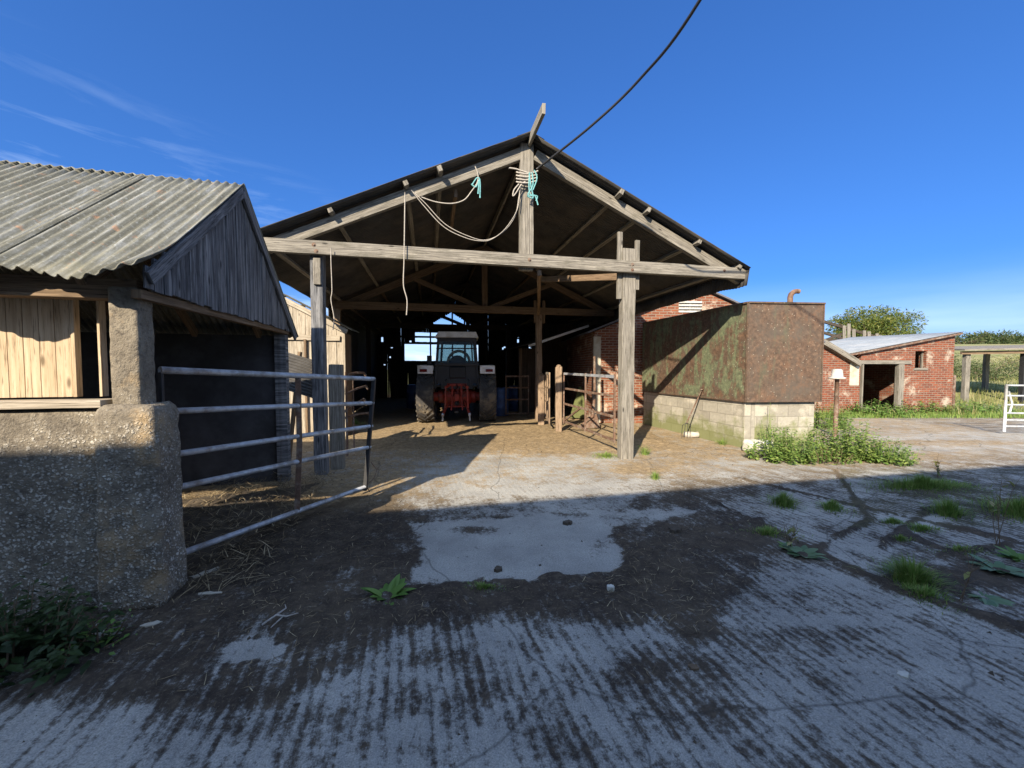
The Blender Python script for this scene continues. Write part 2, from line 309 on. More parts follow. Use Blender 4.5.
# ribs: soil lies in the grooves
rib = node(nt, 'ShaderNodeAttribute', {'attribute_name': 'ribs'}).outputs['Fac']
nF = tex(nt, o, 38, 5, .8); nG = tex(nt, o, 3.6, 6, .7); nH = tex(nt, vmap(nt, rotd, (9, 1.6, 1)), 3.0, 5, .75)
def cen(n_, a_): return math_(nt, 'MULTIPLY', math_(nt, 'SUBTRACT', n_, .5), a_)
groove = math_(nt, 'MULTIPLY', rib, math_(nt, 'ADD', cen(wv, -.36), math_(nt, 'ADD', cen(nC, 1.6), cen(nH, .7))))
k = math_(nt, 'MULTIPLY', dirt, 1.4)
nK = tex(nt, o, 17, 4, .7)
for q_ in (groove, cen(nB, 1.3), cen(nF, 2.0), cen(nG, 2.1), cen(nK, 1.0)): k = math_(nt, 'ADD', k, q_)
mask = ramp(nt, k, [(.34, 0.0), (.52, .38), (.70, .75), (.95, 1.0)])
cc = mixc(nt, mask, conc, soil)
cr = node(nt, 'ShaderNodeTexVoronoi', {'feature': 'DISTANCE_TO_EDGE'}, {'Vector': mixc(nt, .25, o, node(nt, 'ShaderNodeTexNoise', None, {'Vector': o, 'Scale': 1.8, 'Detail': 5.0}).outputs['Color'], 'ADD'), 'Scale': .36}).outputs['Distance']
crack = ramp(nt, cr, [(.001, 1.0), (.0035, 0.0)])
cc = mixc(nt, math_(nt, 'MULTIPLY', crack, .55), cc, (.04, .035, .03))
base(nt, b, cc)
h1 = math_(nt, 'MULTIPLY', math_(nt, 'MULTIPLY', math_(nt, 'SUBTRACT', 1.0, mask), rib), math_(nt, 'ADD', wv, nC))
hh = math_(nt, 'ADD', math_(nt, 'MULTIPLY', h1, .7), math_(nt, 'ADD', math_(nt, 'MULTIPLY', nB, 1.3), math_(nt, 'MULTIPLY', nD, .7)))
hh = math_(nt, 'SUBTRACT', hh, math_(nt, 'MULTIPLY', crack, .12))
hh = math_(nt, 'ADD', hh, math_(nt, 'MULTIPLY', nP, .45))
bump(nt, b, hh, .62, .016)
M['yard'] = m
m, nt, b = newmat('field grass', .95, .1)
o = coords(nt)
cc = ramp(nt, tex(nt, o, .25, 8, .7), [(.3, (.12, .16, .045)), (.5, (.23, .24, .09)), (.7, (.38, .33, .17))])
cc = mixc(nt, ramp(nt, tex(nt, vmap(nt, o, (.05, .6, 1)), 1.0, 5, .6), [(.45, 0.0), (.6, .7)]), cc, (.33, .29, .17))
cc = mixc(nt, ramp(nt, tex(nt, o, 6, 6, .7), [(.4, .5), (.6, 0.0)]), cc, (.05, .07, .02))
base(nt, b, cc); bump(nt, b, tex(nt, o, 5, 6, .7), .8, .08)
M['field'] = m

# ------------------------------------------------ mesh helpers
class MB:
    def __init__(s): s.v = []; s.f = []; s.uv = []
    def face(s, pts, uvs):
        i = len(s.v); s.v += [tuple(p) for p in pts]; s.f.append(tuple(range(i, i + len(pts)))); s.uv += [tuple(u) for u in uvs]
    def mesh(s, vs, fs, uvf=None):
        i = len(s.v); s.v += [tuple(p) for p in vs]
        for f in fs:
            s.f.append(tuple(i + k for k in f))
            s.uv += [uvf(vs[k]) if uvf else (vs[k][0], vs[k][1]) for k in f]
    # box: corner o, edge vectors a (length/u), b, c
    def box(s, o, a, b, c, rnd=True, jit=0.0, segs=1):
        o, a, b, c = Vector(o), Vector(a), Vector(b), Vector(c)
        if a.cross(b).dot(c) < 0: b, c = c, b
        la, lb, lc = a.length, b.length, c.length
        an, bn, cn = a / la, b / lb, c / lc
        ou = random.uniform(0, 50) if rnd else 0; ov = random.uniform(0, 50) if rnd else 0
        vs = []
        for k in range(segs + 1):
            t = k / segs
            for (q, r) in ((0, 0), (1, 0), (1, 1), (0, 1)):
                p = o + a * t + b * q + c * r
                if jit: p += Vector([random.uniform(-jit, jit) for _ in range(3)])
                vs.append(p)
        base_ = len(s.v); s.v += [tuple(p) for p in vs]
        def uvs(idx, m2):
            return [((vs[j].dot(an)) + ou, vs[j].dot(m2) + ov) for j in idx]
        for k in range(segs):
            q = 4 * k
            for (i0, i1, m2) in ((0, 1, bn), (1, 2, cn), (2, 3, bn), (3, 0, cn)):
                idx = (q + i0, q + 4 + i0, q + 4 + i1, q + i1)
                s.f.append(tuple(base_ + j for j in idx)); s.uv += uvs(idx, m2)
        n = 4 * segs
        for idx in ((0, 1, 2, 3), (n + 3, n + 2, n + 1, n)):
            s.f.append(tuple(base_ + j for j in idx)); s.uv += [(vs[j].dot(bn) * (1 if not rnd else .15) + ou, vs[j].dot(cn) + ov) for j in idx]
    # beam centred on p0-p1, w sideways, h along up
    def beam(s, p0, p1, w, h, up=ZU, jit=0.0, segs=1, side=None):
        p0, p1 = Vector(p0), Vector(p1); a = p1 - p0
        sd_ = Vector(side) if side is not None else a.cross(Vector(up))
        if sd_.length < 1e-6: sd_ = a.cross(Vector((0, 1, 0)))
        sd_.normalize(); u = sd_.cross(a).normalized()
        s.box(p0 - sd_ * w / 2 - u * h / 2, a, sd_ * w, u * h, True, jit, segs)
    def tube(s, pts, r, n=8, caps=True):
        pts = [Vector(p) for p in pts]; rs = r if isinstance(r, (list, tuple)) else [r] * len(pts)
        base_ = len(s.v); ln = 0; us = []
        prev = None
        for i, p in enumerate(pts):
            t = (pts[min(i + 1, len(pts) - 1)] - pts[max(i - 1, 0)]).normalized()
            ref = prev if prev is not None else (Vector((0, 0, 1)) if abs(t.z) < .9 else Vector((1, 0, 0)))
            x = t.cross(ref).normalized(); y = x.cross(t).normalized(); prev = y
            if i: ln += (p - pts[i - 1]).length
            us.append(ln)
            for k in range(n):
                an = 2 * math.pi * k / n
                s.v.append(tuple(p + (x * math.cos(an) + y * math.sin(an)) * rs[i]))
        for i in range(len(pts) - 1):
            for k in range(n):
                k2 = (k + 1) % n
                s.f.append((base_ + i * n + k, base_ + i * n + k2, base_ + (i + 1) * n + k2, base_ + (i + 1) * n + k))
                w = 2 * math.pi * rs[i] / n
                s.uv += [(us[i], k * w), (us[i], (k + 1) * w), (us[i + 1], (k + 1) * w), (us[i + 1], k * w)]
        if caps:
            for i0, rev in ((0, False), ((len(pts) - 1) * n, True)):
                idx = [base_ + i0 + k for k in range(n)]
                if rev: idx = idx[::-1]
                s.f.append(tuple(idx)); s.uv += [(0, 0)] * n
    def lathe(s, c, prof, n=16, axis=ZU, ref=None):
        ax = Vector(axis).normalized(); rf = Vector((1, 0, 0)) if abs(ax.x) < .9 else Vector((0, 0, 1))
        x = ax.cross(rf).normalized(); y = ax.cross(x); c = Vector(c); base_ = len(s.v)
        for (r, h) in prof:
            for k in range(n):
                a = 2 * math.pi * k / n; s.v.append(tuple(c + ax * h + (x * math.cos(a) + y * math.sin(a)) * r))
        for i in range(len(prof) - 1):
            for k in range(n):
                k2 = (k + 1) % n
                s.f.append((base_ + i * n + k, base_ + i * n + k2, base_ + (i + 1) * n + k2, base_ + (i + 1) * n + k))
                s.uv += [(k * .1, prof[i][1]), (k * .1 + .1, prof[i][1]), (k * .1 + .1, prof[i + 1][1]), (k * .1, prof[i + 1][1])]
    def prism(s, poly, ext, rnd=False):   # poly: list of 3D points (planar), ext: extrusion vector
        poly = [Vector(p) for p in poly]; ext = Vector(ext); n = len(poly)
        nrm = Vector((0, 0, 0))
        for i in range(n): nrm += poly[i].cross(poly[(i + 1) % n])
        if nrm.dot(ext) > 0: poly = poly[::-1]
        a = (poly[1] - poly[0]).normalized(); hz = Vector((nrm.y, -nrm.x, 0))
        if hz.length > 1e-4: a = hz.normalized()
        if a.x < 0: a = -a
        b2 = nrm.normalized().cross(a)
        if b2.z < 0: b2 = -b2
        f = lambda p: (Vector(p).dot(a), Vector(p).dot(b2))
        s.mesh(poly, [tuple(range(n))], f); s.mesh([p + ext for p in poly], [tuple(range(n - 1, -1, -1))], f)
        for i in range(n):
            q0, q1 = poly[i], poly[(i + 1) % n]
            s.face([q0, q0 + ext, q1 + ext, q1], [(0, 0), (ext.length, 0), (ext.length, (q1 - q0).length), (0, (q1 - q0).length)])
    def build(s, name, mat, parent=None, local=False, smooth=False, bevel=0.0, label=None, wob=0.0):
        me = bpy.data.meshes.new(name)
        vs = s.v
        if parent is not None and not local:
            off = parent['_off']; vs = [(v[0] - off[0], v[1] - off[1], v[2] - off[2]) for v in vs]
        me.from_pydata(vs, [], s.f); me.update()
        ul = me.uv_layers.new(name='UVMap')
        flat = [c for u in s.uv for c in (u[0], u[1])]
        if len(flat) == len(ul.data) * 2: ul.data.foreach_set('uv', flat)
        me.materials.append(M[mat] if isinstance(mat, str) else mat)
        if smooth: me.polygons.foreach_set('use_smooth', [True] * len(me.polygons))
        o = bpy.data.objects.new(name, me); COL.objects.link(o)
        if parent is not None:
            o.parent = parent
            if not local: o['_off'] = parent['_off']
        else: o['_off'] = (0, 0, 0)
        if label: o['label'] = label
        if bevel:
            mod = o.modifiers.new('bevel', 'BEVEL'); mod.width = bevel; mod.segments = 2; mod.limit_method = 'ANGLE'
        return o
def thing(name, label, cat, loc, rotz=0.0, group=None, kind=None):
    o = bpy.data.objects.new(name, None); COL.objects.link(o); o.empty_display_size = .2
    o.location = loc; o.rotation_euler = (0, 0, rotz); o['_off'] = tuple(loc)
    o['label'] = label; o['category'] = cat
    if group: o['group'] = group
    return o
def tag(o, label, cat, group=None, kind=None):
    if label: o['label'] = label
    if cat: o['category'] = cat
    if group: o['group'] = group
    if kind: o['kind'] = kind
    return o
def recenter(o, loc):
    loc = Vector(loc); o.data.transform(Matrix.Translation(-loc)); o.location = loc; return o
def corr(mb, o, run, cross, amp=.02, pitch=.075, nseg=6, ends=None, thick=0.0, jag=0.0, sag=None, rowseed=0):
    """corrugated sheet: o corner, run = down the slope, cross = across the ribs"""
    o, run, cross = Vector(o), Vector(run), Vector(cross)
    nrm = run.cross(cross).normalized()
    if nrm.z < 0: nrm = -nrm
    L_ = cross.length; n = int(L_ / pitch * 6); vs = []
    rows = nseg
    for j in range(rows + 1):
        for i in range(n + 1):
            u = i / n; t = j / rows
            if j == rows and jag: t += jag * (noise.noise(Vector((u * L_ * 2.3, rowseed, 0)))) / run.length
            p = o + run * t + cross * u + nrm * amp * math.cos(2 * math.pi * u * L_ / pitch)
            if sag: p += sag(u, t)
            vs.append(p)
    fs = []
    for j in range(rows):
        for i in range(n):
            a = j * (n + 1) + i; fs.append((a, a + 1, a + n + 2, a + n + 1))
    rn, cn = run.normalized(), cross.normalized()
    mb.mesh(vs, fs, lambda p: (Vector(p).dot(rn), Vector(p).dot(cn)))
def rough_box(name, o, a, b, c, mat, parent, res=.04, amp=.012, scale=6, round_=0.0, taper=None, label=None):
    """subdivided solid with uneven faces"""
    o, a, b, c = Vector(o), Vector(a), Vector(b), Vector(c)
    na, nb, nc = [max(1, int(v.length / res)) for v in (a, b, c)]
    idx = {}; vs = []; fs = []
    ctr = o + a / 2 + b / 2 + c / 2
    def vert(i, j, k):
        if (i, j, k) in idx: return idx[(i, j, k)]
        p = o + a * (i / na) + b * (j / nb) + c * (k / nc)
        # outward direction
        out = Vector((0, 0, 0))
        if i in (0, na): out += a.normalized() * (1 if i else -1)
        if j in (0, nb): out += b.normalized() * (1 if j else -1)
        if k in (0, nc): out += c.normalized() * (1 if k else -1)
        cnt = (i in (0, na)) + (j in (0, nb)) + (k in (0, nc))
        if cnt > 1: p -= out * round_ * (.45 if cnt == 2 else .6)
        else:
            # soften faces close to the edge
            pass
        nn = noise.fractal(p * scale, 1.0, 2.0, 4) * amp + noise.noise(p * scale * .35) * amp * .7
        p = p + out.normalized() * nn
        if taper: p = taper(p, ctr)
        idx[(i, j, k)] = len(vs); vs.append(p); return idx[(i, j, k)]
    for i in range(na):
        for j in range(nb):
            fs.append((vert(i, j, 0), vert(i, j + 1, 0), vert(i + 1, j + 1, 0), vert(i + 1, j, 0))); fs.append((vert(i, j, nc), vert(i + 1, j, nc), vert(i + 1, j + 1, nc), vert(i, j + 1, nc)))
    for i in range(na):
        for k in range(nc):
            fs.append((vert(i, 0, k), vert(i + 1, 0, k), vert(i + 1, 0, k + 1), vert(i, 0, k + 1))); fs.append((vert(i, nb, k), vert(i, nb, k + 1), vert(i + 1, nb, k + 1), vert(i + 1, nb, k)))
    for j in range(nb):
        for k in range(nc):
            fs.append((vert(0, j, k), vert(0, j, k + 1), vert(0, j + 1, k + 1), vert(0, j + 1, k))); fs.append((vert(na, j, k), vert(na, j + 1, k), vert(na, j + 1, k + 1), vert(na, j, k + 1)))
    mb = MB(); mb.mesh(vs, fs, lambda p: (Vector(p).dot(a.normalized()), p[2]))
    ob = mb.build(name, mat, parent, smooth=True, label=label)
    import bmesh
    bm = bmesh.new(); bm.from_mesh(ob.data); bmesh.ops.recalc_face_normals(bm, faces=bm.faces); bm.to_mesh(ob.data); bm.free()
    return ob
# ================================================= GROUND
POLY = [  # outlines surveyed on the yard (as seen points), amount of soil inside, edge softness
    ([(-400, 725), (65, 700), (130, 702), (175, 712), (280, 705), (325, 678), (380, 648), (425, 628), (500, 618), (602, 622), (677, 630), (700, 640), (715, 612), (755, 583), (800, 565), (880, 583), (1024, 627), (1500, 760), (1500, 2600), (-400, 2600)], .26, 12),
    ([(408, 525), (470, 518), (543, 514), (600, 518), (618, 545), (631, 568), (613, 572), (523, 580), (457, 583), (402, 588), (418, 566), (424, 550)], -.02, 3),
    ([(600, 512), (660, 506), (700, 512), (660, 522), (610, 528)], .25, 5),
    ([(395, 503), (640, 494), (612, 516), (543, 516), (470, 520), (405, 522)], .26, 8),
    ([(405, 470), (480, 448), (600, 455), (690, 474), (640, 492), (400, 510)], .30, 12),
    ([(225, 645), (270, 638), (282, 652), (250, 664), (222, 660)], .02, 3), ([(280, 588), (318, 582), (322, 592), (290, 598)], .2, 3), ([(335, 572), (358, 570), (352, 579), (336, 580)], .1, 3),
    ([(700, 505), (790, 488), (850, 500), (870, 520), (800, 528), (760, 520)], .30, 6),
    ([(765, 522), (860, 522), (892, 550), (879, 578), (800, 556)], .28, 4), ([(880, 515), (930, 508), (945, 524), (900, 534)], .18, 4), ([(900, 536), (960, 528), (1010, 545), (940, 556)], .35, 5), ([(960, 560), (1050, 560), (1050, 600), (1000, 590)], .55, 6),
    ([(820, 480), (900, 470), (905, 490), (850, 498)], .32, 5), ([(960, 520), (1050, 512), (1050, 545), (1000, 540)], .45, 6),
    ([(700, 462), (760, 456), (830, 470), (740, 484), (690, 476)], .38, 8), ([(870, 436), (1100, 428), (1100, 452), (900, 450)], .25, 8),
]
DIRT = [
    (250, 540, 200, 60, .92), (655, 572, 44, 28, 1.0), (675, 606, 40, 18, .9), (330, 605, 170, 26, .86), (560, 600, 120, 14, .86),
    (700, 700, 75, 42, .52), (640, 672, 50, 18, .60), (790, 640, 70, 12, .50), (450, 700, 60, 20, .45), (290, 735, 60, 22, .48), (215, 722, 60, 12, .45), (560, 740, 50, 30, .42), (890, 690, 120, 22, .18), (120, 745, 110, 18, .16), (400, 745, 70, 20, .2), (950, 650, 80, 18, .22), (700, 630, 22, 12, 1.0), (445, 660, 34, 14, .62),
    (470, 530, 34, 4, .5), (405, 540, 16, 12, .6), (600, 545, 14, 10, .2),
    (540, 448, 60, 8, .8), (450, 440, 50, 10, .85), (640, 470, 40, 8, .7), (590, 490, 60, 6, .15), (500, 492, 60, 6, .12),
    (740, 540, 50, 10, .85), (940, 492, 40, 8, .85), (960, 580, 60, 14, .95), (1000, 510, 40, 10, .8),
    (940, 443, 90, 3, .6), (900, 457, 80, 3, .55),
]
JOINT = [((690, 492), (900, 592), .05), ((900, 592), (1060, 640), .06), ((735, 478), (1060, 552), .04), ((800, 556), (872, 520), .035), ((835, 470), (1000, 505), .03), ((880, 548), (930, 508), .035), ((905, 535), (1060, 596), .05), ((760, 520), (700, 532), .04), ((940, 556), (1010, 545), .03), ((560, 440), (1060, 470), .03), ((870, 520), (835, 470), .025)]
JW = [(G(*a), G(*b_), w) for a, b_, w in JOINT]
def poly_d(px, py, P_):
    ins = False; dm = 1e9; n = len(P_); j = n - 1
    for i in range(n):
        x1, y1 = P_[i]; x2, y2 = P_[j]
        if (y1 > py) != (y2 > py) and px < (x2 - x1) * (py - y1) / (y2 - y1) + x1: ins = not ins
        dx, dy = x2 - x1, y2 - y1; t = max(0, min(1, ((px - x1) * dx + (py - y1) * dy) / (dx * dx + dy * dy + 1e-9)))
        dm = min(dm, math.hypot(px - x1 - t * dx, py - y1 - t * dy)); j = i
    return dm if ins else -dm
PB = [(min(p[0] for p in q[0]) - 30, max(p[0] for p in q[0]) + 30, min(p[1] for p in q[0]) - 30, max(p[1] for p in q[0]) + 30) for q in POLY]
def dirt_at(x, y):
    px, py = proj(x, y)
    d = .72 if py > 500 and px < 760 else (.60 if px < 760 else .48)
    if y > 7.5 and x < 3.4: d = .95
    wob = 7 * noise.noise(Vector((x * 5, y * 5, 1))) + 3 * noise.noise(Vector((x * 19, y * 19, 1)))
    for (q, v, s), bb in zip(POLY, PB):
        if bb[0] < px < bb[1] and bb[2] < py < bb[3]:
            w = max(0, min(1, .5 + (poly_d(px, py, q) + wob * (py - 368) / 200) / s)); d = d * (1 - w) + v * w
    for (cx, cy, rx, ry, v) in DIRT:
        q = ((px - cx) / rx) ** 2 + ((py - cy) / ry) ** 2
        if q < 6:
            w = math.exp(-q ** 1.5 * .9) if v < .9 or True else 1
            if v > .9 and w < .6 and poly_d(px, py, POLY[1][0]) > 0: w = 0
            d = d * (1 - w) + v * w
    if y < 8:
        for (a_, b_, w_) in JW:
            dx, dy = b_.x - a_.x, b_.y - a_.y; t = max(0, min(1, ((x - a_.x) * dx + (y - a_.y) * dy) / (dx * dx + dy * dy)))
            ds = math.hypot(x - a_.x - t * dx, y - a_.y - t * dy) + .05 * noise.noise(Vector((x * 3, y * 3, 7)))
            if ds < w_ * 1.8: d = max(d, .95 * max(0, min(1, 1.8 - ds / w_)))
    d += .12 * noise.noise(Vector((x * 2.2, y * 2.2, 3))) + .12 * noise.noise(Vector((x * 6, y * 6, 9)))
    return max(0, min(1, d))
def soil_z(x, y, d):
    s = max(0, d - .45)
    return s * 1.5 * (.028 + .030 * noise.noise(Vector((x * 1.7, y * 1.7, 0))) + .022 * noise.noise(Vector((x * 7, y * 7, 5))) + .012 * noise.noise(Vector((x * 17, y * 17, 5))))
ys = [-4.0 + .5 * i for i in range(9)] ; yy = .5
while yy < 23.5: ys.append(yy); yy *= 1.0115
xs = []; xx = 0.0
while xx < 22: xs.append(xx); xx += .045 * max(1.0, xx / 4.5)
xl = []; xx = -.045
while xx > -10: xl.append(xx); xx -= .045 * max(1.0, -xx / 4.0)
xs = xl[::-1] + xs
vs = []; A1 = []; A2 = []; A3 = []; A4 = []
for y in ys:
    for x in xs:
        d = dirt_at(x, y) if y >= .5 else .4
        z = soil_z(x, y, d)
        vs.append((x, y, z)); A1.append(d)
        A2.append(max(0, min(1, (y - 4.4 - .2 * x) / 1.2)) * (1.0 if x < 12 else .6))  # straw tone starts at the building's shadow edge: sunlit warmth painted into soil
        gq = max(0, min(1, (y - 11.9 - .08 * (x - 9) + .5 * noise.noise(Vector((x, y, 0)))) * 1.2)) * max(0, min(1, (x - 7.6) * .8))
        px, py = proj(x, y)
        if px > 840 and 468 < py < 530: gq = max(gq, .2)
        A3.append(gq)
        a4 = max(0, min(1, (py - 575) / 60)); a4 = max(a4, .75 * max(0, min(1, (px - 650) / 90)) * max(0, min(1, (y - 0) / 1)))
        A4.append(max(.22, a4) * (1.0 if y > .5 else .5))
nx = len(xs); fs = [(j * nx + i, j * nx + i + 1, (j + 1) * nx + i + 1, (j + 1) * nx + i) for j in range(len(ys) - 1) for i in range(nx - 1)]
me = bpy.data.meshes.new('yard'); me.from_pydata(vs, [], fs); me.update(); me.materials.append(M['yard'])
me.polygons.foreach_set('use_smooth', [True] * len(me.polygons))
for nm, arr in (('dirt', A1), ('strawy_sunlit', A2), ('green', A3), ('ribs', A4)):
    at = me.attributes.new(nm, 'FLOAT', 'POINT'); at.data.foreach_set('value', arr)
yard = bpy.data.objects.new('yard', me); COL.objects.link(yard); tag(yard, 'rough tamped concrete farmyard with soil, straw and cracks', 'yard', kind='structure')
def terrain(x, y):
    r = max(0.0, min(1.0, (x - 6) / 8)); dd = max(0, y - 17)
    h = r * dd * .105 if dd < 60 else r * (6.3 + (dd - 60) * .052)
    if y > 17: h += r * .35 * noise.noise(Vector((x * .13, y * .13, 0))) * min(1, dd / 8)
    return h - .03
gx = [-1500, -600, -250, -120, -60, -40, -25, -15, -10, -5, 0] + [3 + 2.5 * i for i in range(24)] + [70, 85, 105, 140, 200, 320, 600, 1500]
gy = [-300, -100, -40, -20, -8, 0, 5, 10, 14] + [17 + 2 * i for i in range(22)] + [66, 75, 90, 110, 130, 150, 170]
vs = []; 
for y in gy:
    for x in gx: vs.append((x, y, terrain(x, y)))
for x in gx: vs.append((x, 1500, terrain(x, 175) - 4))
nx = len(gx); fs = [(j * nx + i, j * nx + i + 1, (j + 1) * nx + i + 1, (j + 1) * nx + i) for j in range(len(gy)) for i in range(nx - 1)]
mb = MB(); mb.mesh(vs, fs); gnd = mb.build('ground', 'field', smooth=True); tag(gnd, 'rough grass field rising to a hedge line beyond the yard', 'field', kind='structure')

# ================================================= FARM BUILDING BEHIND THE CAMERA (its shadow lies on the yard)
aB = 12.0
t = thing('farm_building', 'long tall brick farm building facing the yard', 'building', (0, -6, 0))
e_ = Vector((-4.83, 0, 0)); Bp = Vector((0, -2.93, 0)); uB = U_(aB); vB = -V_(aB)
mb = MB(); mb.box(Bp - uB * 9, uB * 17.5, vB * 6, ZU * 5.25, False); mb.build('wall', 'plaster', t)
SHED_TOP = 5.25
mb = MB(); mb.prism([Bp - uB * 9.2 - vB * .15 + ZU * 5.25, Bp - uB * 9.2 + vB * 3 + ZU * 6.9, Bp - uB * 9.2 + vB * 6.15 + ZU * 5.25], uB * 17.9); mb.build('roof', 'slate', t)

# ================================================= LEFT SHED
aS = 14.0; US, VS = U_(aS), V_(aS)
A0 = Vector((-2.76, 4.0, 0))           # foot of the ridge end (gable plane)
sh = thing('stone_shed', 'low roughcast shed with corrugated roof and dark boarded gable beside the gate', 'shed', (-2.9, 4.0, 0))
pier_c = Vector((-2.335, 2.53, 0))      # front right corner of pier foot
def pier_taper(p, c):
    t = p.z / 1.38
    q = Vector((p.x, p.y, p.z)); k = 1.0 + .10 * (1 - t) ** 2 - (.16 * max(0, (t - .93) / .07)) ; cc_ = Vector((c.x, c.y, 0))
    d = Vector((p.x, p.y, 0)) - cc_
    return cc_ + d * k + ZU * p.z
rough_box('pier', pier_c - US * .335, US * .335, VS * .30, ZU * 1.36, 'roughcast', sh, .025, .011, 8, .03, pier_taper, 'broken rounded concrete pier foot at the gate')
wl = pier_c - US * .335 + VS * .07
rough_box('wall', wl - US * 4.5, US * 4.6, VS * .24, ZU * 1.335, 'roughcast', sh, .035, .009, 7, .02)
wl0 = wl
pp = Vector((-2.455, 2.575, 0))
rough_box('gate_pillar', pp - US * .165 + ZU * 1.3, US * .165, VS * .17, ZU * .83, 'roughcast', sh, .02, .005, 14, .012)
# sill, frame, boards
mb = MB(); mb.box(wl - US * 4.5 - VS * .03 + ZU * 1.345, US * 4.53, VS * .2, ZU * .05, True, .003, 6); mb.build('window_sill', 'wood_pale', sh, bevel=.004)
bw0 = P(73, 380, 2.66); 
bx = Vector((bw0.x, bw0.y, 0))
mb = MB()
for i in range(17):
    w = .085
    mb.box(bx - US * (w * (i + 1)) + ZU * 1.402, ZU * .70, US * (w - .004), VS * .02, True, .0015)
mb.build('boarding', 'wood_pine', sh, bevel=.002, label='fresh pale pine boards')
mb = MB(); mb.box(bx + US * .004 + ZU * 1.402 - VS * .01, ZU * .70, US * .022, VS * .05); mb.box(bx + US * .145 + ZU * 1.402 - VS * .0, ZU * .70, US * .016, VS * .06)
mb.build('window_frame', 'wood_pine', sh, bevel=.002)
mb = MB(); mb.box(wl - US * 4.5 + VS * .02 + ZU * 2.05, US * 4.72, VS * .12, ZU * .13); mb.build('head_beam', 'wood_brown', sh, bevel=.004)
# roof
RZ = 3.45; EZ = 2.165; run = 1.62
def frontsag(u, t_):   # u: 0 at verge .. 1 at far left
    x = u * 5.2
    z = 0.0
    if x < .32 and t_ > .75: z = ((t_ - .75) / .25) ** 1.5 * .10 * (1 - x / .32) 
    return Vector((0, 0, z + .012 * noise.noise(Vector((x * 1.5, t_ * 2, 0)))))
ridge = A0 + ZU * RZ + US * .06
dn = -VS * run + ZU * (EZ - RZ)
DROP = ZU * -.012
mb = MB(); corr(mb, ridge, dn, -US * .86 + DROP * .86, .014, .078, 12, None, jag=.12, sag=lambda u, t_: frontsag(u * .165, t_))
o = mb.build('roof_sheet', 'roof_left', sh, smooth=True, label='pale lichened corrugated roof slope'); s_ = o.modifiers.new('s', 'SOLIDIFY'); s_.thickness = .008; s_.offset = -1
mb = MB(); corr(mb, ridge - US * .83 - ZU * .028, dn, -US * 4.4 + DROP * 4.4, .014, .078, 12, None, jag=.12, rowseed=5, sag=lambda u, t_: Vector((0, 0, .012 * noise.noise(Vector((u * 7, t_ * 2, 4))))))
o = mb.build('roof_sheet', 'roof_left', sh, smooth=True); s_ = o.modifiers.new('s', 'SOLIDIFY'); s_.thickness = .008; s_.offset = -1
mb = MB(); corr(mb, ridge, VS * 1.78 + ZU * (2.05 - RZ), -US * 5.2, .014, .078, 6)
o = mb.build('roof_sheet', 'roof_left', sh, smooth=True); s_ = o.modifiers.new('s', 'SOLIDIFY'); s_.thickness = .008; s_.offset = 1
# barge boards
for sgn, dz in ((-1, 0), (1, 0)):
    mb = MB(); a_ = A0 + ZU * (RZ - .075) + US * .045; b_ = A0 + VS * ((1.50 if sgn < 0 else 1.70) * sgn) + ZU * (EZ - .085 + (.10 if sgn < 0 else -.055)) + US * .045
    mb.beam(a_, b_, .028, .09, ZU, .003, 5); mb.build('barge_board', 'wood_black', sh, bevel=.003)
# gable boards
mb = MB(); x = -1.50
random.seed(21)
while x < 1.52:
    w = random.uniform(.085, .13); xm = x + w / 2
    top = RZ - .09 - abs(xm) * (RZ - EZ) / 1.70
    top = RZ - .10 - (abs(x if abs(x) > abs(x + w) else x + w)) * .75
    bot = 2.115 + random.uniform(-.012, .012)
    if top > bot + .03:
        off = random.uniform(0, .014)
        mb.box(A0 + VS * x + US * (.0 + off) + ZU * bot, ZU * (top - bot + .04), VS * (w - random.uniform(.003, .012)), US * .018, True, .0025, 3)
    x += w
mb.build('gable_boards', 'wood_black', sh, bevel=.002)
mb = MB(); mb.beam(A0 + VS * -1.5 + ZU * 2.08 - US * .03, A0 + VS * 1.6 + ZU * 2.095 - US * .03, .06, .055, ZU, .003, 4); mb.build('gable_beam', 'wood_brown', sh, bevel=.004)
# inner rear and far walls, rafters
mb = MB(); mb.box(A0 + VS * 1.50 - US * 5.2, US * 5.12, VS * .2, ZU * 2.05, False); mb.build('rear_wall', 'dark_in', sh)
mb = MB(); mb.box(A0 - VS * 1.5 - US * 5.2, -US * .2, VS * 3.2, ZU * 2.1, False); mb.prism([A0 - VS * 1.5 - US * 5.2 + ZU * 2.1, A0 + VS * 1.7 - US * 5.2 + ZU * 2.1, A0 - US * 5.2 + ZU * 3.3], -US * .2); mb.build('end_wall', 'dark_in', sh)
mb = MB()
for k in range(7):
    q = A0 - US * (.35 + k * .75)
    mb.beam(q + ZU * (RZ - .20), q - VS * 1.45 + ZU * (EZ - .02), .05, .09); mb.beam(q + ZU * (RZ - .20), q + VS * 1.5 + ZU * (EZ - .12), .05, .09)
mb.build('rafters', 'wood_brown', sh)
mb = MB(); mb.box(A0 + VS * 1.46 - US * .16, US * .14, VS * .12, ZU * 2.06, True, .004, 4); mb.build('corner_post', 'wood_black', sh, bevel=.005)

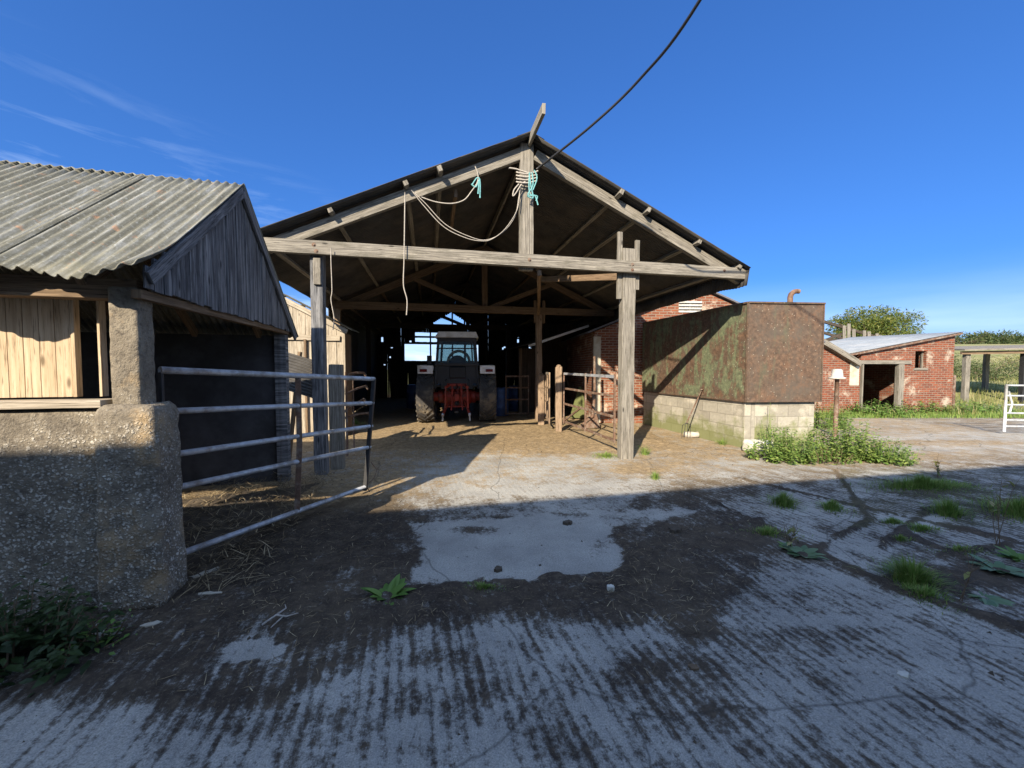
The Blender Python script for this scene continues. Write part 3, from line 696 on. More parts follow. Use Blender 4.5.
# ================================================= LEFT GATE
random.seed(5)
gA = Vector((-2.50, 2.78, 0)); gB = Vector((-1.74, 4.88, 0))
gt = thing('metal_gate', 'galvanised five bar tube gate hung on the concrete pillar of the shed', 'gate', tuple(gA))
pts = [((160, 370), (374, 379), 1.0), ((176, 411), (373, 403), 1.0), ((184, 453), (372, 426), 1.0), ((184, 486), (370, 447), 1.0), ((188, 551), (365, 487), 1.0)]
def on_gate(px, py):
    d = ray(px, py); n = Vector(((gB - gA).y, -(gB - gA).x, 0)); c = Vector((0, 0, CAM_H))
    return c + d * ((gA - c).dot(n) / d.dot(n))
for k, (a_, b_, r_) in enumerate(pts):
    a3, b3 = on_gate(*a_), on_gate(*b_)
    dirx = (b3 - a3).normalized()
    # extend back to the hinge stile
    h2 = Vector((a3.x - gA.x, a3.y - gA.y, 0)).length
    a3 = a3 - dirx * max(0, h2 - .01)
    mid = (a3 + b3) / 2 + ZU * random.uniform(-.008, .006)
    mb = MB(); mb.tube([a3, a3.lerp(mid, .5), mid, mid.lerp(b3, .5), b3], .0235 if k else .026, 12); mb.build('rail', 'galv', gt, smooth=True)
p1, p2 = on_gate(374, 381), on_gate(365, 489)
mb = MB(); mb.beam(p1 + ZU * .02, p2 - ZU * .02, .045, .045, (1, 0, 0)); mb.build('end_stile', 'dark_metal', gt, bevel=.004)
p1, p2 = on_gate(298, 378), on_gate(297, 512)
mb = MB(); mb.beam(p1, p1.lerp(p2, .5) + Vector((.02, 0, 0)), .012, .05, (1, .3, 0)); mb.beam(p1.lerp(p2, .5) + Vector((.02, 0, 0)), p2, .012, .05, (1, .3, 0)); mb.build('brace', 'rust_metal', gt)
hb = gA + ZU * .2
mb = MB(); mb.beam(gA + ZU * .18, gA + ZU * 1.57, .022, .022, (1, 0, 0)); mb.build('hinge_stile', 'dark_metal', gt, bevel=.003)
mb = MB(); q = on_gate(370, 470); mb.tube([on_gate(371, 462), on_gate(377, 470), on_gate(374, 478), on_gate(366, 486), on_gate(370, 492)], .006, 6); mb.build('latch_chain', 'rust_metal', gt)

# ================================================= OPEN BARN
aK = 12.0; UK, VK = U_(aK), V_(aK); K = Vector((.25, 6.45, 0))
def B(u, v, z=0.0): return K + UK * u + VK * v + ZU * z
SL = .458; RIDGE = 5.26; TIE = 3.31
def roofz(u): return RIDGE - SL * abs(u)
bn = thing('open_barn', 'open fronted timber barn with corrugated roof and bare gable truss', 'barn', tuple(K))
# truss 0
random.seed(11)
def member(name, p0, p1, w, h, mat='wood_grey', up=ZU, side=None, jit=.004, segs=6, bev=.006, label=None):
    mb = MB(); mb.beam(p0, p1, w, h, up, jit, segs, side); return mb.build(name, mat, bn, bevel=bev, label=label)
member('tie_beam', B(-3.88, -.10, TIE + .02), B(4.06, -.10, TIE), .09, .195, label='long weathered front tie beam')
member('king_post', B(-.02, 0, TIE - .12), B(-.02, 0, RIDGE - .06), .225, .10, side=UK, label='weathered front king post')
member('rafter', B(-3.85, 0, roofz(3.85) - .175), B(-.10, 0, roofz(.1) - .175), .09, .175)
member('rafter', B(4.05, 0, roofz(4.05) - .175), B(.12, 0, roofz(.1) - .175), .09, .175)
# front posts
def post(name, u, v, z0, z1, w, d, mat, label=None, jit=.006, segs=10):
    mb = MB(); p = B(u, v); mb.beam(p + ZU * z0, p + ZU * z1, w, d, UK, jit, segs, side=UK); return mb.build(name, mat, bn, bevel=.008, label=label)
pR = 1.80; pL = -3.18
post('post', pR, .03, -.05, TIE + .34, .235, .16, 'wood_grey', 'pale weathered right front post')
post('post', pL, .03, -.05, TIE + .02, .17, .17, 'wood_black', 'weathered left front post with its shade painted dark')  # darker wood paints in the shade lying on this post
member('cleat', B(pR - .165, .0, TIE - .52), B(pR - .165, .0, TIE + .62), .085, .05, side=UK, up=UK)
member('cleat', B(pR + .165, .0, TIE - .35), B(pR + .165, .0, TIE + .50), .075, .05, side=UK, up=UK)
member('cleat', B(pL + .02, -.075, TIE - .50), B(pL + .02, -.075, TIE - .12), .10, .05, side=UK, up=UK)
member('ridge_board', B(.02, -.86, RIDGE - .03), B(0, 5, RIDGE - .10), .05, .15, mat='wood_grey')
member('ridge_board', B(0, 5, RIDGE - .10), B(0, 15, RIDGE - .10), .05, .15, mat='wood_brown')
pur = [-3.9, -2.95, -1.9, -1.4, 1.55, 2.07, 3.06, 3.9]
LB = 15.0
for u in pur:
    z = roofz(u) - .048; s = 1 if u > 0 else -1
    upv = (ZU - UK * (-SL * s)).normalized()
    upv = (ZU + UK * (SL * s)).normalized()
    pr = random.uniform(.17, .26)
    member('purlin', B(u, -pr, z), B(u, 5.2, z + .0), .07, .085, 'wood_grey', up=upv)
    member('purlin', B(u + .01, 5.2, z), B(u + .01, LB, z), .07, .10, 'wood_brown', up=upv)
# roof sheets
def barn_sheet(side, v0, v1, zoff, mat, u0=0.0, u1=4.22):
    mb = MB()
    sag = lambda u, t_: Vector((0, 0, .02 * noise.noise(Vector((u * 9, t_ * 2, side)))))
    run_ = UK * (u1 - u0) * side + ZU * (-SL * (u1 - u0))
    corr(mb, B(side * u0, v0, RIDGE - SL * u0 + zoff), run_, VK * (v1 - v0), .016, .076, 8, jag=.0, sag=sag)
    o = mb.build('roof_sheet', mat, bn, smooth=True); s_ = o.modifiers.new('s', 'SOLIDIFY'); s_.thickness = .006; s_.offset = 1
for side in (-1, 1):
    barn_sheet(side, -.22, 7.5, 0.0, 'roof_dark', u1=4.08 if side > 0 else 4.35); barn_sheet(side, 7.4, LB + .2, .018, 'roof_dark', u1=4.2 if side > 0 else 4.35)
for side, uu in ((1, 4.07),):
    mb = MB(); corr(mb, B(uu, -.22, roofz(4.07) - .005), -ZU * .30 - UK * .05, VK * (LB + .2), .012, .076, 2, jag=.03)
    o = mb.build('eave_sheet', 'roof_dark', bn, smooth=True); s_ = o.modifiers.new('s', 'SOLIDIFY'); s_.thickness = .005
mb = MB(); mb.prism([B(-.22, -.22, RIDGE - .07), B(0, -.22, RIDGE + .035), B(.22, -.22, RIDGE - .07), B(0, -.22, RIDGE + .02)], VK * (LB + .5)); mb.build('ridge_cap', 'roof_dark', bn)
for (u_, z_) in ((pL, TIE + .05), (pL + .03, TIE - .04), (pR, TIE + .04), (pR, TIE - .05), (0.0, TIE + .02), (3.6, TIE + .03)):
    mb = MB(); mb.lathe(B(u_, -.146, z_), [(.0, .016), (.014, .016), (.016, .004), (.03, .003), (.03, 0)], 8, axis=-VK); mb.build('bolt', 'rust_metal', bn)
# inner trusses
def truss(v, mat, postsu, zt=TIE - .03, pw=.17, matp=None, webs=True):
    member('tie_beam', B(-4.0, v - .07, zt), B(4.0, v - .07, zt), .08, .20, mat)
    for s in (-1, 1):
        member('rafter', B(s * 3.95, v, roofz(3.95) - .23), B(0, v, roofz(0) - .23), .08, .17, mat)
        if webs:
            member('strut', B(s * .12, v, zt + .05), B(s * 1.95, v, roofz(1.95) - .30), .06, .13, mat)
    member('king_post', B(0, v, zt), B(0, v, RIDGE - .2), .16, .07, mat, side=UK)
    for u in postsu: post('post', u, v, -.05, zt + .1, pw, .15, matp or mat)
truss(5.0, 'wood_brown', [-4.1 + .12, 1.62], matp='wood_warm')
member('cleat', B(1.62 - .13, 4.93, TIE - .38), B(1.62 - .13, 4.93, TIE + .28), .08, .05, 'wood_brown', side=UK, up=UK)
member('cleat', B(1.62 + .13, 4.93, TIE - .38), B(1.62 + .13, 4.93, TIE + .28), .08, .05, 'wood_brown', side=UK, up=UK)
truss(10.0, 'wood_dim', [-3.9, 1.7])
# knee braces from the front tie
member('brace', B(1.9, .1, TIE - .1), B(.9, 2.6, TIE + .35), .06, .12, 'wood_brown')
member('brace', B(pR - .3, 4.6, TIE - .15), B(.35, .5, TIE - .02), .07, .10, 'wood_brown')
member('brace', B(-1.1, 2.2, roofz(1.1) - .2), B(-1.15, .1, roofz(1.15) - .36), .06, .12, 'wood_brown')
# rear gable wall: boards with gaps, an opening and a ragged upper part
mb = MB(); u = -4.25; random.seed(33)
while u < 4.3:
    w = random.uniform(.07, .11); top = roofz(u + w / 2) + .03; bot = 0.0
    px0 = None
    segs_ = [(0.0, top)]
    def cut(sg, a, b2):
        out = []
        for (p, q) in sg:
            if b2 <= p or a >= q: out.append((p, q)); continue
            if a > p: out.append((p, a))
            if b2 < q: out.append((b2, q))
        return out
    if -2.85 < u < 1.0: segs_ = cut(segs_, 1.98, 2.86)
    if -2.35 < u < -1.2: segs_ = cut(segs_, 2.98, 3.2); 
    if -2.35 < u < 1.9: segs_ = cut(segs_, 3.27, 3.48) if u < .2 else segs_
    if -2.35 < u < .9: segs_ = cut(segs_, 2.98, 3.18) if u < -.6 else segs_
    if -1.4 < u < .75: segs_ = cut(segs_, 3.92, max(3.93, 4.58 - .62 * abs(u + w / 2 + .4)))
    if abs(u) > 2.3 and random.random() < .33:
        a = random.uniform(1.7, 3.1); segs_ = cut(segs_, a, a + random.choice([.05, .08, .12, .3]))
    for (p, q) in segs_:
        if q - p > .02: mb.box(B(u, LB, p), ZU * (q - p), UK * (w + .004), VK * .02, True, .012)
    u += w
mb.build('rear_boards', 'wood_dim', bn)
mb = MB()
for z in (1.9, 2.9, 3.24, 3.85): mb.beam(B(-4.2, LB - .08, z), B(4.2, LB - .08, z), .06, .10)
for u in (-2.9, -1.5, -.35, .3, 1.5, 2.9): mb.beam(B(u, LB - .1, 0), B(u, LB - .1, roofz(u) - .15), .1, .08, UK)
mb.build('rear_frame', 'wood_dim', bn)
# side walls further in
mb = MB(); v = 5.2; 
while v < LB:
    w = random.uniform(.15, .2)
    mb.box(B(-4.25, v, random.uniform(0, .04)), ZU * (3.275), VK * (w - random.choice([.002, .003, .012])), UK * .02, True, .003); v += w
v = 5.2
mb.box(B(-4.22, 5.2, 3.2), VK * 9.8, UK * .03, ZU * .12); mb.build('side_boards', 'wood_dim', bn)
mb = MB(); v = 8.4
while v < LB:
    w = random.uniform(.15, .2)
    mb.box(B(4.1, v, 0), ZU * (3.28), VK * (w - random.choice([.002, .003])), UK * .02, True, .003); v += w
mb.box(B(2.55, 8.3, 0), ZU * 3.3, UK * 1.7, VK * .04); mb.box(B(4.1, 4.9, 2.75), ZU * .62, VK * 3.6, UK * .02)
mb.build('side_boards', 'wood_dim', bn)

# low inner lean-to roof on the right side
t = thing('lean_to_roof', 'dark sloping lean-to roof between the barn and the brick building', 'roof', tuple(B(2.6, 7, 0)))
mb = MB(); corr(mb, B(3.3, 5.35, 2.95), -UK * 1.9 - ZU * .62 , VK * 5.5, .014, .076, 4); o = mb.build('roof_sheet', 'roof_dark', t, smooth=True); s_ = o.modifiers.new('s', 'SOLIDIFY'); s_.thickness = .006
mb = MB(); mb.beam(B(1.4, 5.33, 2.27), B(3.35, 5.33, 2.93), .04, .07); mb.build('fascia', 'white', t)
mb = MB(); v = 5.5
mb.box(B(1.5, 7.2, 0), ZU * 2.3, UK * .9, VK * .03); mb.build('board_partition', 'wood_dim', t)
mb = MB(); mb.beam(B(1.55, 7.1, 0), B(1.55, 7.1, 2.3), .1, .1, UK); mb.build('post', 'wood_brown', t)

# ================================================= INNER WOODEN SHED (sunlit, behind left post)
D9 = 9.0; aI = 8.0; UI, VI = U_(aI), V_(aI)
q0 = P(346, 400, D9); q0.z = 0
ws = thing('board_shed', 'small pale boarded shed lit by the sun behind the left barn post', 'shed', tuple(q0))
apx = 1.5; ztop = 3.28; zev = 2.42
mb = MB(); x = 0.0; random.seed(3)
while x < 2.9:
    w = random.uniform(.16, .26); xm = x + w * .5
    top = (zev + min(x + w, 1.45) * .53 if x < 1.45 else zev + (2.9 - x) * .53) + .02
    mb.box(q0 - UI * (x + w) + VI * random.uniform(0, .012), ZU * (max(top, .5)), UI * (w - random.choice([.002, .004, .007])), VI * .022, True, .004, 4)
    x += w
mb.build('front_boards', 'wood_pale', ws, bevel=.002)
mb = MB(); y = 0.05
while y < .5:
    w = random.uniform(.15, .2); mb.box(q0 + VI * y - UI * .01, ZU * 2.4, VI * (w - .01), -UI * .022, True, .004, 2); y += w
mb.build('side_boards', 'wood_brown', ws)
mb = MB()
mb.beam(q0 - VI * .03 + ZU * 2.43 + UI * .06, q0 - UI * 1.45 - VI * .03 + ZU * (2.43 + 1.5 * .53), .03, .11, ZU, .003, 3)
mb.beam(q0 - VI * .03 + ZU * 2.43 - UI * 2.96, q0 - UI * 1.45 - VI * .03 + ZU * (2.43 + 1.5 * .53), .03, .11, ZU, .003, 3)
mb.build('barge_board', 'wood_pale', ws)
mb = MB(); mb.beam(q0 - UI * .1 - VI * .025 + ZU * 2.28, q0 - UI * 1.6 - VI * .025 + ZU * 2.30, .03, .12, ZU, .003, 3); mb.build('cross_board', 'wood_pale', ws)
mb = MB(); corr(mb, q0 - UI * 1.45 - VI * .1 + ZU * 3.33, UI * 1.62 - ZU * .86, VI * .72, .012, .076, 4); corr(mb, q0 - UI * 1.45 - VI * .1 + ZU * 3.33, -UI * 1.62 - ZU * .86, VI * .72, .012, .076, 4)
mb.build('roof_sheet', 'roof_left', ws, smooth=True)
mb = MB(); mb.beam(q0 - UI * .85 - VI * .04 + ZU * .1, q0 - UI * .85 - VI * .04 + ZU * 2.25, .03, .05, UI, .002, 3); mb.build('door_post', 'wood_brown', ws)

# post and curved rails behind gate
t = thing('short_post', 'short dark wooden post beside the left front barn post', 'post', (P(338, 465, 6.15).x, 6.15, 0))
mb = MB(); q = Vector((P(338, 465, 6.15).x, 6.15, 0)); mb.beam(q - ZU * .05, q + ZU * 1.66, .20, .16, (1, 0, 0), .008, 8, side=(1, .2, 0)); mb.build('post_shaft', 'wood_grey', t, bevel=.012)
t = thing('bent_hurdle', 'rusty bent hurdle between the short post and the inner barn post', 'hurdle', (-3.0, 7.5, 0))
for (a_, b_) in (((346, 375), (364, 373)), ((346, 394), (366, 386)), ((344, 412), (364, 399)), ((345, 418), (368, 413))):
    s0 = P(a_[0], a_[1], 7.0); s1 = P(b_[0], b_[1], 8.4)
    mb = MB(); mb.tube([s0, s0.lerp(s1, .5) + ZU * .02, s1, s1 + Vector((.02, .05, -.06))], .022, 8); mb.build('rail', 'rust_metal', t, smooth=True)
mb = MB(); s0 = P(353, 378, 7.5); mb.tube([s0, Vector((s0.x, s0.y, .02))], .014, 6); s0 = P(346, 372, 7.0); mb.tube([s0, Vector((s0.x, s0.y, .0))], .02, 6); mb.build('stile', 'rust_metal', t, smooth=True)
# corrugated offcut leaning there
q = P(286, 390, 6.6); mb = MB(); corr(mb, q, P(318, 400, 6.5) - q, P(286, 352, 6.9) - q, .012, .06, 2)
o = mb.build('corrugated_offcut', 'roof_dark', smooth=True); tag(o, 'small striped corrugated sheet standing behind the top bar of the shed-side gate', 'sheet'); recenter(o, (q.x, q.y, 0))
s_ = o.modifiers.new('s', 'SOLIDIFY'); s_.thickness = .004
mb = MB(); mb.beam((q.x, q.y + .03, 0), P(300, 352, 6.93), .06, .05, (1, 0, 0)); o = mb.build('wooden_stake', 'wood_brown', None); tag(o, 'thin brown stake standing at the small striped corrugated sheet', 'stake'); recenter(o, (q.x, q.y, 0))
# ================================================= BRICK BUILDING BEHIND THE TANK
aR = 3.0; UR, VR = U_(aR), V_(aR)
r0 = P(594, 400, 11.2); r0.z = 0
bb = thing('brick_building', 'brick building with slatted gable vent rising behind the rusty tank', 'building', tuple(r0))
W1 = 6.6; xp = 3.08
def rz(x): return 2.64 + x * .40 if x < xp else 2.64 + xp * .40 - (x - xp) * .42
lx0, lx1 = 2.45, 3.14; lz0, lz1 = 3.19, 3.52
th = .24
def bw(x0, x1, zf0, zf1):  # panel from x0..x1 with z functions
    mb.prism([r0 + UR * x0 + ZU * zf0(x0), r0 + UR * x1 + ZU * zf0(x1), r0 + UR * x1 + ZU * zf1(x1), r0 + UR * x0 + ZU * zf1(x0)], VR * th)
mb = MB(); g0 = lambda x: 0.0
bw(0, lx0, g0, rz); bw(lx0, xp, g0, lambda x: lz0); bw(lx0, xp, lambda x: lz1, rz); bw(xp, lx1, g0, lambda x: lz0); bw(xp, lx1, lambda x: lz1, rz); bw(lx1, W1, g0, rz)
mb.box(r0 + VR * th, VR * 8, UR * .24, ZU * 2.7, False); mb.box(r0 + UR * (W1 - .24) + VR * th, VR * 8, UR * .24, ZU * rz(W1), False)
mb.build('wall', 'brick', bb)
mb = MB(); mb.box(r0 - UR * .02 - VR * .02, UR * .20, VR * .1, ZU * 2.5, False); mb.build('corner_render', 'plaster', bb)
mb = MB()
for i in range(4): mb.box(r0 + UR * lx0 + ZU * (lz0 + .015 + i * .09) - VR * .01, UR * (lx1 - lx0), VR * .05 + ZU * .0, ZU * .052)
for i in range(3): mb.box(r0 + UR * (lx0 + i * .34) + ZU * lz0 + VR * .045, UR * .05, VR * .03, ZU * .36)
mb.box(r0 + UR * lx0 + ZU * lz0 + VR * .2, UR * (lx1 - lx0), VR * .02, ZU * .36)
mb.build('louvre', 'capwhite', bb)
mb = MB()
for (xa, xb) in ((-.22, xp), (W1 + .2, xp)):
    a_ = r0 + UR * xa + ZU * (rz(xa) + .03) - VR * .12; b_ = r0 + UR * xb + ZU * (rz(xb) + .03) - VR * .12
    up = ZU * .05
    mb.prism([a_, b_, b_ + up, a_ + up], VR * 8.4)
mb.build('roof', 'slate', bb)
mb = MB(); c_ = r0 + UR * 4.15 + VR * 1.0 + ZU * (rz(4.15)); mb.lathe(c_, [(.13, -.1), (.13, .25), (.16, .26), (.16, .34), (.11, .35)], 12); mb.build('chimney_pot', 'brick', bb, smooth=False)

# ================================================= BLOCK PLINTH AND TANK
aT = 14.0; UT, VT = U_(5), V_(aT)
T0 = P(745, 440, 7.6); T0.z = 0
zt0, zt1 = .93, 2.88
pl = thing('block_plinth', 'mossy pale block wall plinth carrying the rusty tank', 'wall', tuple(T0))
mb = MB(); q = T0 + UT * .03 + VT * .06
mb.box(q, VT * 3.5, UT * .22, ZU * (zt0 - .005), False, 0); mb.box(q + UT * .22, UT * 1.26, VT * .22, ZU * (zt0 - .005), False); mb.box(q + UT * 1.26 + VT * .22, VT * 3.3, UT * .22, ZU * (zt0 - .006), False)
mb.box(q + UT * .22 + VT * 3.28, UT * 1.04, VT * .22, ZU * (zt0 - .007), False)
mb.build('blockwork', 'block', pl, bevel=.008)
tk = thing('rusty_tank', 'large box shaped rusty steel tank with flaking green paint on its side', 'tank', tuple(T0 + ZU * zt0))
Lt = 3.58; Wt = 1.58
mb = MB(); mb.box(T0 + ZU * zt0 + VT * .012, VT * Lt, UT * .012, ZU * (zt1 - zt0), False); mb.build('side_panel', 'tank_green', tk)
mb = MB(); mb.box(T0 + ZU * zt0, UT * Wt, VT * .012, ZU * (zt1 - zt0), False); mb.build('front_panel', 'tank_rust', tk)
mb = MB(); mb.box(T0 + ZU * zt0 + UT * (Wt - .012) + VT * .012, VT * Lt, UT * .012, ZU * (zt1 - zt0), False); mb.box(T0 + ZU * zt0 + VT * (Lt + .012), UT * Wt, VT * .012, ZU * (zt1 - zt0), False)
mb.box(T0 + ZU * (zt1 - .012) + UT * .012 + VT * .012, UT * (Wt - .024), VT * Lt, ZU * .010, False); mb.box(T0 + ZU * (zt0 + .002) + UT * .012 + VT * .012, UT * (Wt - .024), VT * Lt, ZU * .010, False)
mb.build('shell', 'tank_rust', tk)
mb = MB(); s_ = .035
e0 = T0 - UT * .008 - VT * .008
mb.box(e0 + ZU * (zt1 - .03), UT * (Wt + .016), VT * .02 * -1, ZU * .034); mb.box(e0 + ZU * (zt1 - .03), VT * (Lt + .03), -UT * .02, ZU * .034)
mb.box(e0 + ZU * zt0, UT * (Wt + .016), VT * -.02, ZU * .03); mb.box(e0 + ZU * zt0, VT * (Lt + .03), -UT * .02, ZU * .03)
mb.box(e0 + ZU * (zt0 + .03), ZU * (zt1 - zt0 - .06), UT * .024, -VT * .01); mb.box(e0 + ZU * (zt0 + .03), ZU * (zt1 - zt0 - .06), VT * .024, -UT * .01)
mb.box(e0 + UT * (Wt - .01) + ZU * (zt0 + .03), ZU * (zt1 - zt0 - .06), UT * .024, -VT * .01)
mb.build('edge_angle', 'tank_rust', tk, bevel=.003)
pb = T0 + UT * 1.16 + VT * .3 + ZU * zt1
mb = MB(); mb.tube([pb - ZU * .02, pb + ZU * .16, pb + ZU * .22 + UT * .02, pb + ZU * .265 + UT * .07, pb + ZU * .28 + UT * .13, pb + ZU * .275 + UT * .19], [.05, .05, .05, .05, .048, .046], 12); mb.lathe(pb, [(.09, 0), (.09, .03), (.05, .035)], 12); mb.build('vent_pipe', 'rust_metal', tk, smooth=True)

# vent post with white cap
vp = P(835, 440, 9.1); vp.z = 0
t = thing('vent_post', 'thin rusty standpipe with pale bell shaped cap in front of the brick outhouse', 'vent pipe', tuple(vp))
mb = MB(); mb.tube([vp - ZU * .05, vp + ZU * .8, vp + ZU * 1.38], [.045, .045, .042], 12); mb.build('pipe', 'rust_metal', t, smooth=True)
mb = MB(); mb.lathe(vp + ZU * 1.34, [(.045, .0), (.165, .01), (.165, .035), (.11, .06), (.10, .20), (.085, .225), (.03, .235), (0, .236)], 20); mb.build('cap', 'capwhite', t, smooth=True)

# leaning fork
f0 = P(703, 438, 8.45); f0.z = .02
ft = T0 + VT * 1.16 + ZU * 1.12 - UT * .035
f0 = Vector((ft.x - .42, ft.y - .1, .03))
t = thing('garden_fork', 'thin long handled fork leaning on the block plinth under the tank', 'fork', tuple(f0))
mb = MB(); mb.tube([f0 + ZU * .22 + (ft - f0) * .12, ft], .014, 8); mb.beam(ft - Vector((.05, .05, 0)), ft + Vector((.05, .02, 0)), .02, .02); mb.build('handle', 'rust_metal', t, smooth=True)
mb = MB(); hd = f0 + ZU * .22 + (ft - f0) * .12
for k in range(4):
    o_ = Vector((-.09 + k * .06, 0, 0)); mb.tube([hd + ZU * .0, hd + o_ - ZU * .05, hd + o_ * 1.1 - ZU * .25 - (ft - f0) * .05], [.008, .006, .004], 6)
mb.build('tines', 'dark_metal', t)
# concrete lumps
q = P(760, 446, 7.35); q.z = 0
o = rough_box('concrete_block', q - Vector((.25, .12, 0)), U_(6) * .50, V_(6) * .25, ZU * .22, 'stone_white', None, .035, .02, 9, .04); tag(o, 'broken pale concrete block lying at the foot of the tank plinth corner', 'block')
recenter(o, (q.x, q.y, 0))
q = P(689, 434, 9.0); q.z = 0
o = rough_box('concrete_lump', q - Vector((.17, .1, 0)), U_(-20) * .34, V_(-20) * .16, ZU * .13, 'chip', None, .03, .02, 9, .04); tag(o, 'small yellowish concrete lump beside the block plinth', 'lump'); recenter(o, (q.x, q.y, 0))

# ================================================= RIGHT HAND HURDLES AND POSTS
random.seed(17)
def wpost(px, py, D, w, h, label, mat='wood_warm'):
    q = G(px, py); q.z = 0
    t = thing('gate_post', label, 'post', tuple(q))
    mb = MB(); mb.beam(q - ZU * .05, q + ZU * (h - .03), w, w * .8, (1, 0, 0), .008, 7, side=(1, 0, 0)); mb.build('post_shaft', mat, t, bevel=.02)
    mb = MB(); mb.lathe(q + ZU * (h - .035), [(w * .42, 0), (w * .38, .03), (w * .2, .055), (0, .06)], 8); mb.build('post_top', mat, t); return q
qa = wpost(558.5, 432, 9.7, .16, 1.66, 'round topped brown post carrying the wide rusty hurdle')
qb = wpost(541, 425, 10.9, .17, 1.44, 'squat brown post standing against the inner right barn post')
def hurdle(name, label, a, b, z0, z1, nr, mat_t, mat_r, brace=True, sag=0.0, ns=1):
    t = thing(name, label, 'hurdle', tuple(a)); a = Vector(a); b = Vector(b)
    zz = [z0 + (z1 - z0) * (k / (nr - 1)) ** .9 for k in range(nr)]
    for k, z in enumerate(zz):
        mb = MB(); mb.beam(a + ZU * z, b + ZU * (z + sag), .03, .045 if k < nr - 1 else .055, ZU, .002, 4); mb.build('rail', mat_t if k == nr - 1 else mat_r, t, bevel=.003)
    for e in [a, b] + [a.lerp(b, (i + 1) / (ns + 1)) for i in range(ns)]:
        mb = MB(); mb.beam(e + ZU * (z0 - .06), e + ZU * (z1 + .03), .045, .035, (1, 0, 0)); mb.build('stile', mat_r, t, bevel=.003)
    if brace:
        mb = MB(); mb.beam(a + ZU * z0, a.lerp(b, .42) + ZU * (z0 + .45), .03, .04); mb.build('brace', mat_r, t)
    return t
hurdle('rusty_hurdle', 'wide rusty hurdle gate between the brown post and the right front barn post', qa + Vector((.12, -.05, 0)), B(pR - .05, .35), .28, 1.46, 4, 'galv', 'rust_metal', True, -.02, 1)
hurdle('wooden_hurdle', 'short hurdle panel between the two brown gate posts', qb + Vector((.12, .0, 0)), qa + Vector((-.22, .12, 0)), .25, 1.46, 4, 'wood_grey', 'wood_warm', False)
q1 = G(506, 417); q1.z = 0
hurdle('frame_hurdle', 'small rusty framed hurdle standing inside the barn right of the tractor', q1, q1 + U_(6) * .74, .12, 1.33, 4, 'rust_metal', 'rust_metal', False, 0, 0)
# green blue trailer/implement shape leaning behind hurdle: upturned plough share
t = thing('old_plough', 'small rusty plough standing behind the wide hurdle before the brick wall', 'plough', (2.05, 10.6, 0))
q = Vector((1.75, 10.1, 0))
mb = MB(); mb.tube([q + ZU * .06, q + Vector((.35, 0, .35)), q + Vector((.42, .1, .9)), q + Vector((.40, .1, 1.9))], [.03, .04, .035, .03], 8); mb.build('beam', 'rust_metal', t)
mb = MB(); mb.prism([q + Vector((.0, 0, .02)), q + Vector((.55, .02, .05)), q + Vector((.45, .02, .4)), q + Vector((.2, 0, .3))], Vector((.02, .05, .01))); mb.build('share', 'rust_metal', t)
t = thing('feed_trough', 'mossy slanted board propped against the brick wall behind the hurdle', 'board', (1.6, 11.2, 0))
mb = MB(); q = G(570, 420); mb.prism([Vector((q.x, q.y + .1, .05)), Vector((q.x + .55, q.y + .1, .05)), Vector((q.x + .45, q.y + .5, 1.0)), Vector((q.x + .35, q.y + .5, 1.0))], Vector((0, .03, 0))); mb.build('panel', mat_simple('moss green board', (.09, .10, .035), .9), t)

# ================================================= RIGHT OUTHOUSE
aO = 6.0; UO, VO = U_(aO), V_(aO)
o0 = P(822, 400, 13.3); o0.z = 0          # left end of front
oh = thing('brick_outhouse', 'low red brick outhouse with open doorway and small window at the right of the yard', 'outhouse', tuple(o0))
def OX(px, py=380):
    d = ray(px, py); n = Vector((-UO.y, UO.x, 0)); c = Vector((0, 0, CAM_H)); t_ = (o0 - c).dot(n) / d.dot(n); p = c + d * t_
    return (p - o0).dot(UO), p.z
xr, _ = OX(953, 380); xd0, zd = OX(861, 364); xd1, _ = OX(903, 364); _, zr1 = OX(953, 334); _, zr0 = OX(862, 352); xw0, zw1 = OX(915.5, 351); xw1, zw0 = OX(926, 368)
xs0, zs0 = OX(826, 343); xs1, zs1 = OX(856, 361)
def roofO(x): return zr0 + (zr1 - zr0) * (x - xd0) / (xr - xd0)
def ow(x0, x1, f0, f1, th_=.23):
    mb.prism([o0 + UO * x0 + ZU * f0(x0), o0 + UO * x1 + ZU * f0(x1), o0 + UO * x1 + ZU * f1(x1), o0 + UO * x0 + ZU * f1(x0)], VO * th_)
c0 = lambda v_: (lambda x: v_)
mb = MB()
ow(xd0, xd1, c0(zd + .12), roofO); ow(xd1, xw0, c0(0), roofO); ow(xw0, xw1, c0(0), c0(zw0)); ow(xw0, xw1, c0(zw1), roofO); ow(xw1, xr, c0(0), roofO)
mb.build('wall', 'brick_worn', oh)
mb = MB(); ow(xs0 - 1.2, xd0 - .02, c0(0), lambda x: zs1 + (zs0 - zs1) * (xs1 - x) / (xs1 - xs0) - .1, .22); mb.build('wing_wall', 'brick_worn', oh)
mb = MB(); DP = 3.4
mb.box(o0 + UO * (xr - .23) + VO * .23, VO * DP, UO * .23, ZU * (roofO(xr) - .2), False)
mb.box(o0 + UO * xd0 + VO * (DP + .2), UO * (xr - xd0 - .23), VO * .2, ZU * 1.1, False); mb.box(o0 + UO * xd0 + VO * (DP + .2) + ZU * 1.1, UO * 1.2, VO * .2, ZU * 1.2, False); mb.box(o0 + UO * (xd0 + 1.62) + VO * (DP + .2) + ZU * 1.1, UO * (xr - xd0 - .23 - 1.62), VO * .2, ZU * 1.4, False)
mb.box(o0 + UO * (xd0 - .6) + VO * .25, VO * DP, UO * .2, ZU * 2.0, False)
mb.build('inner_wall', 'brick_worn', oh)
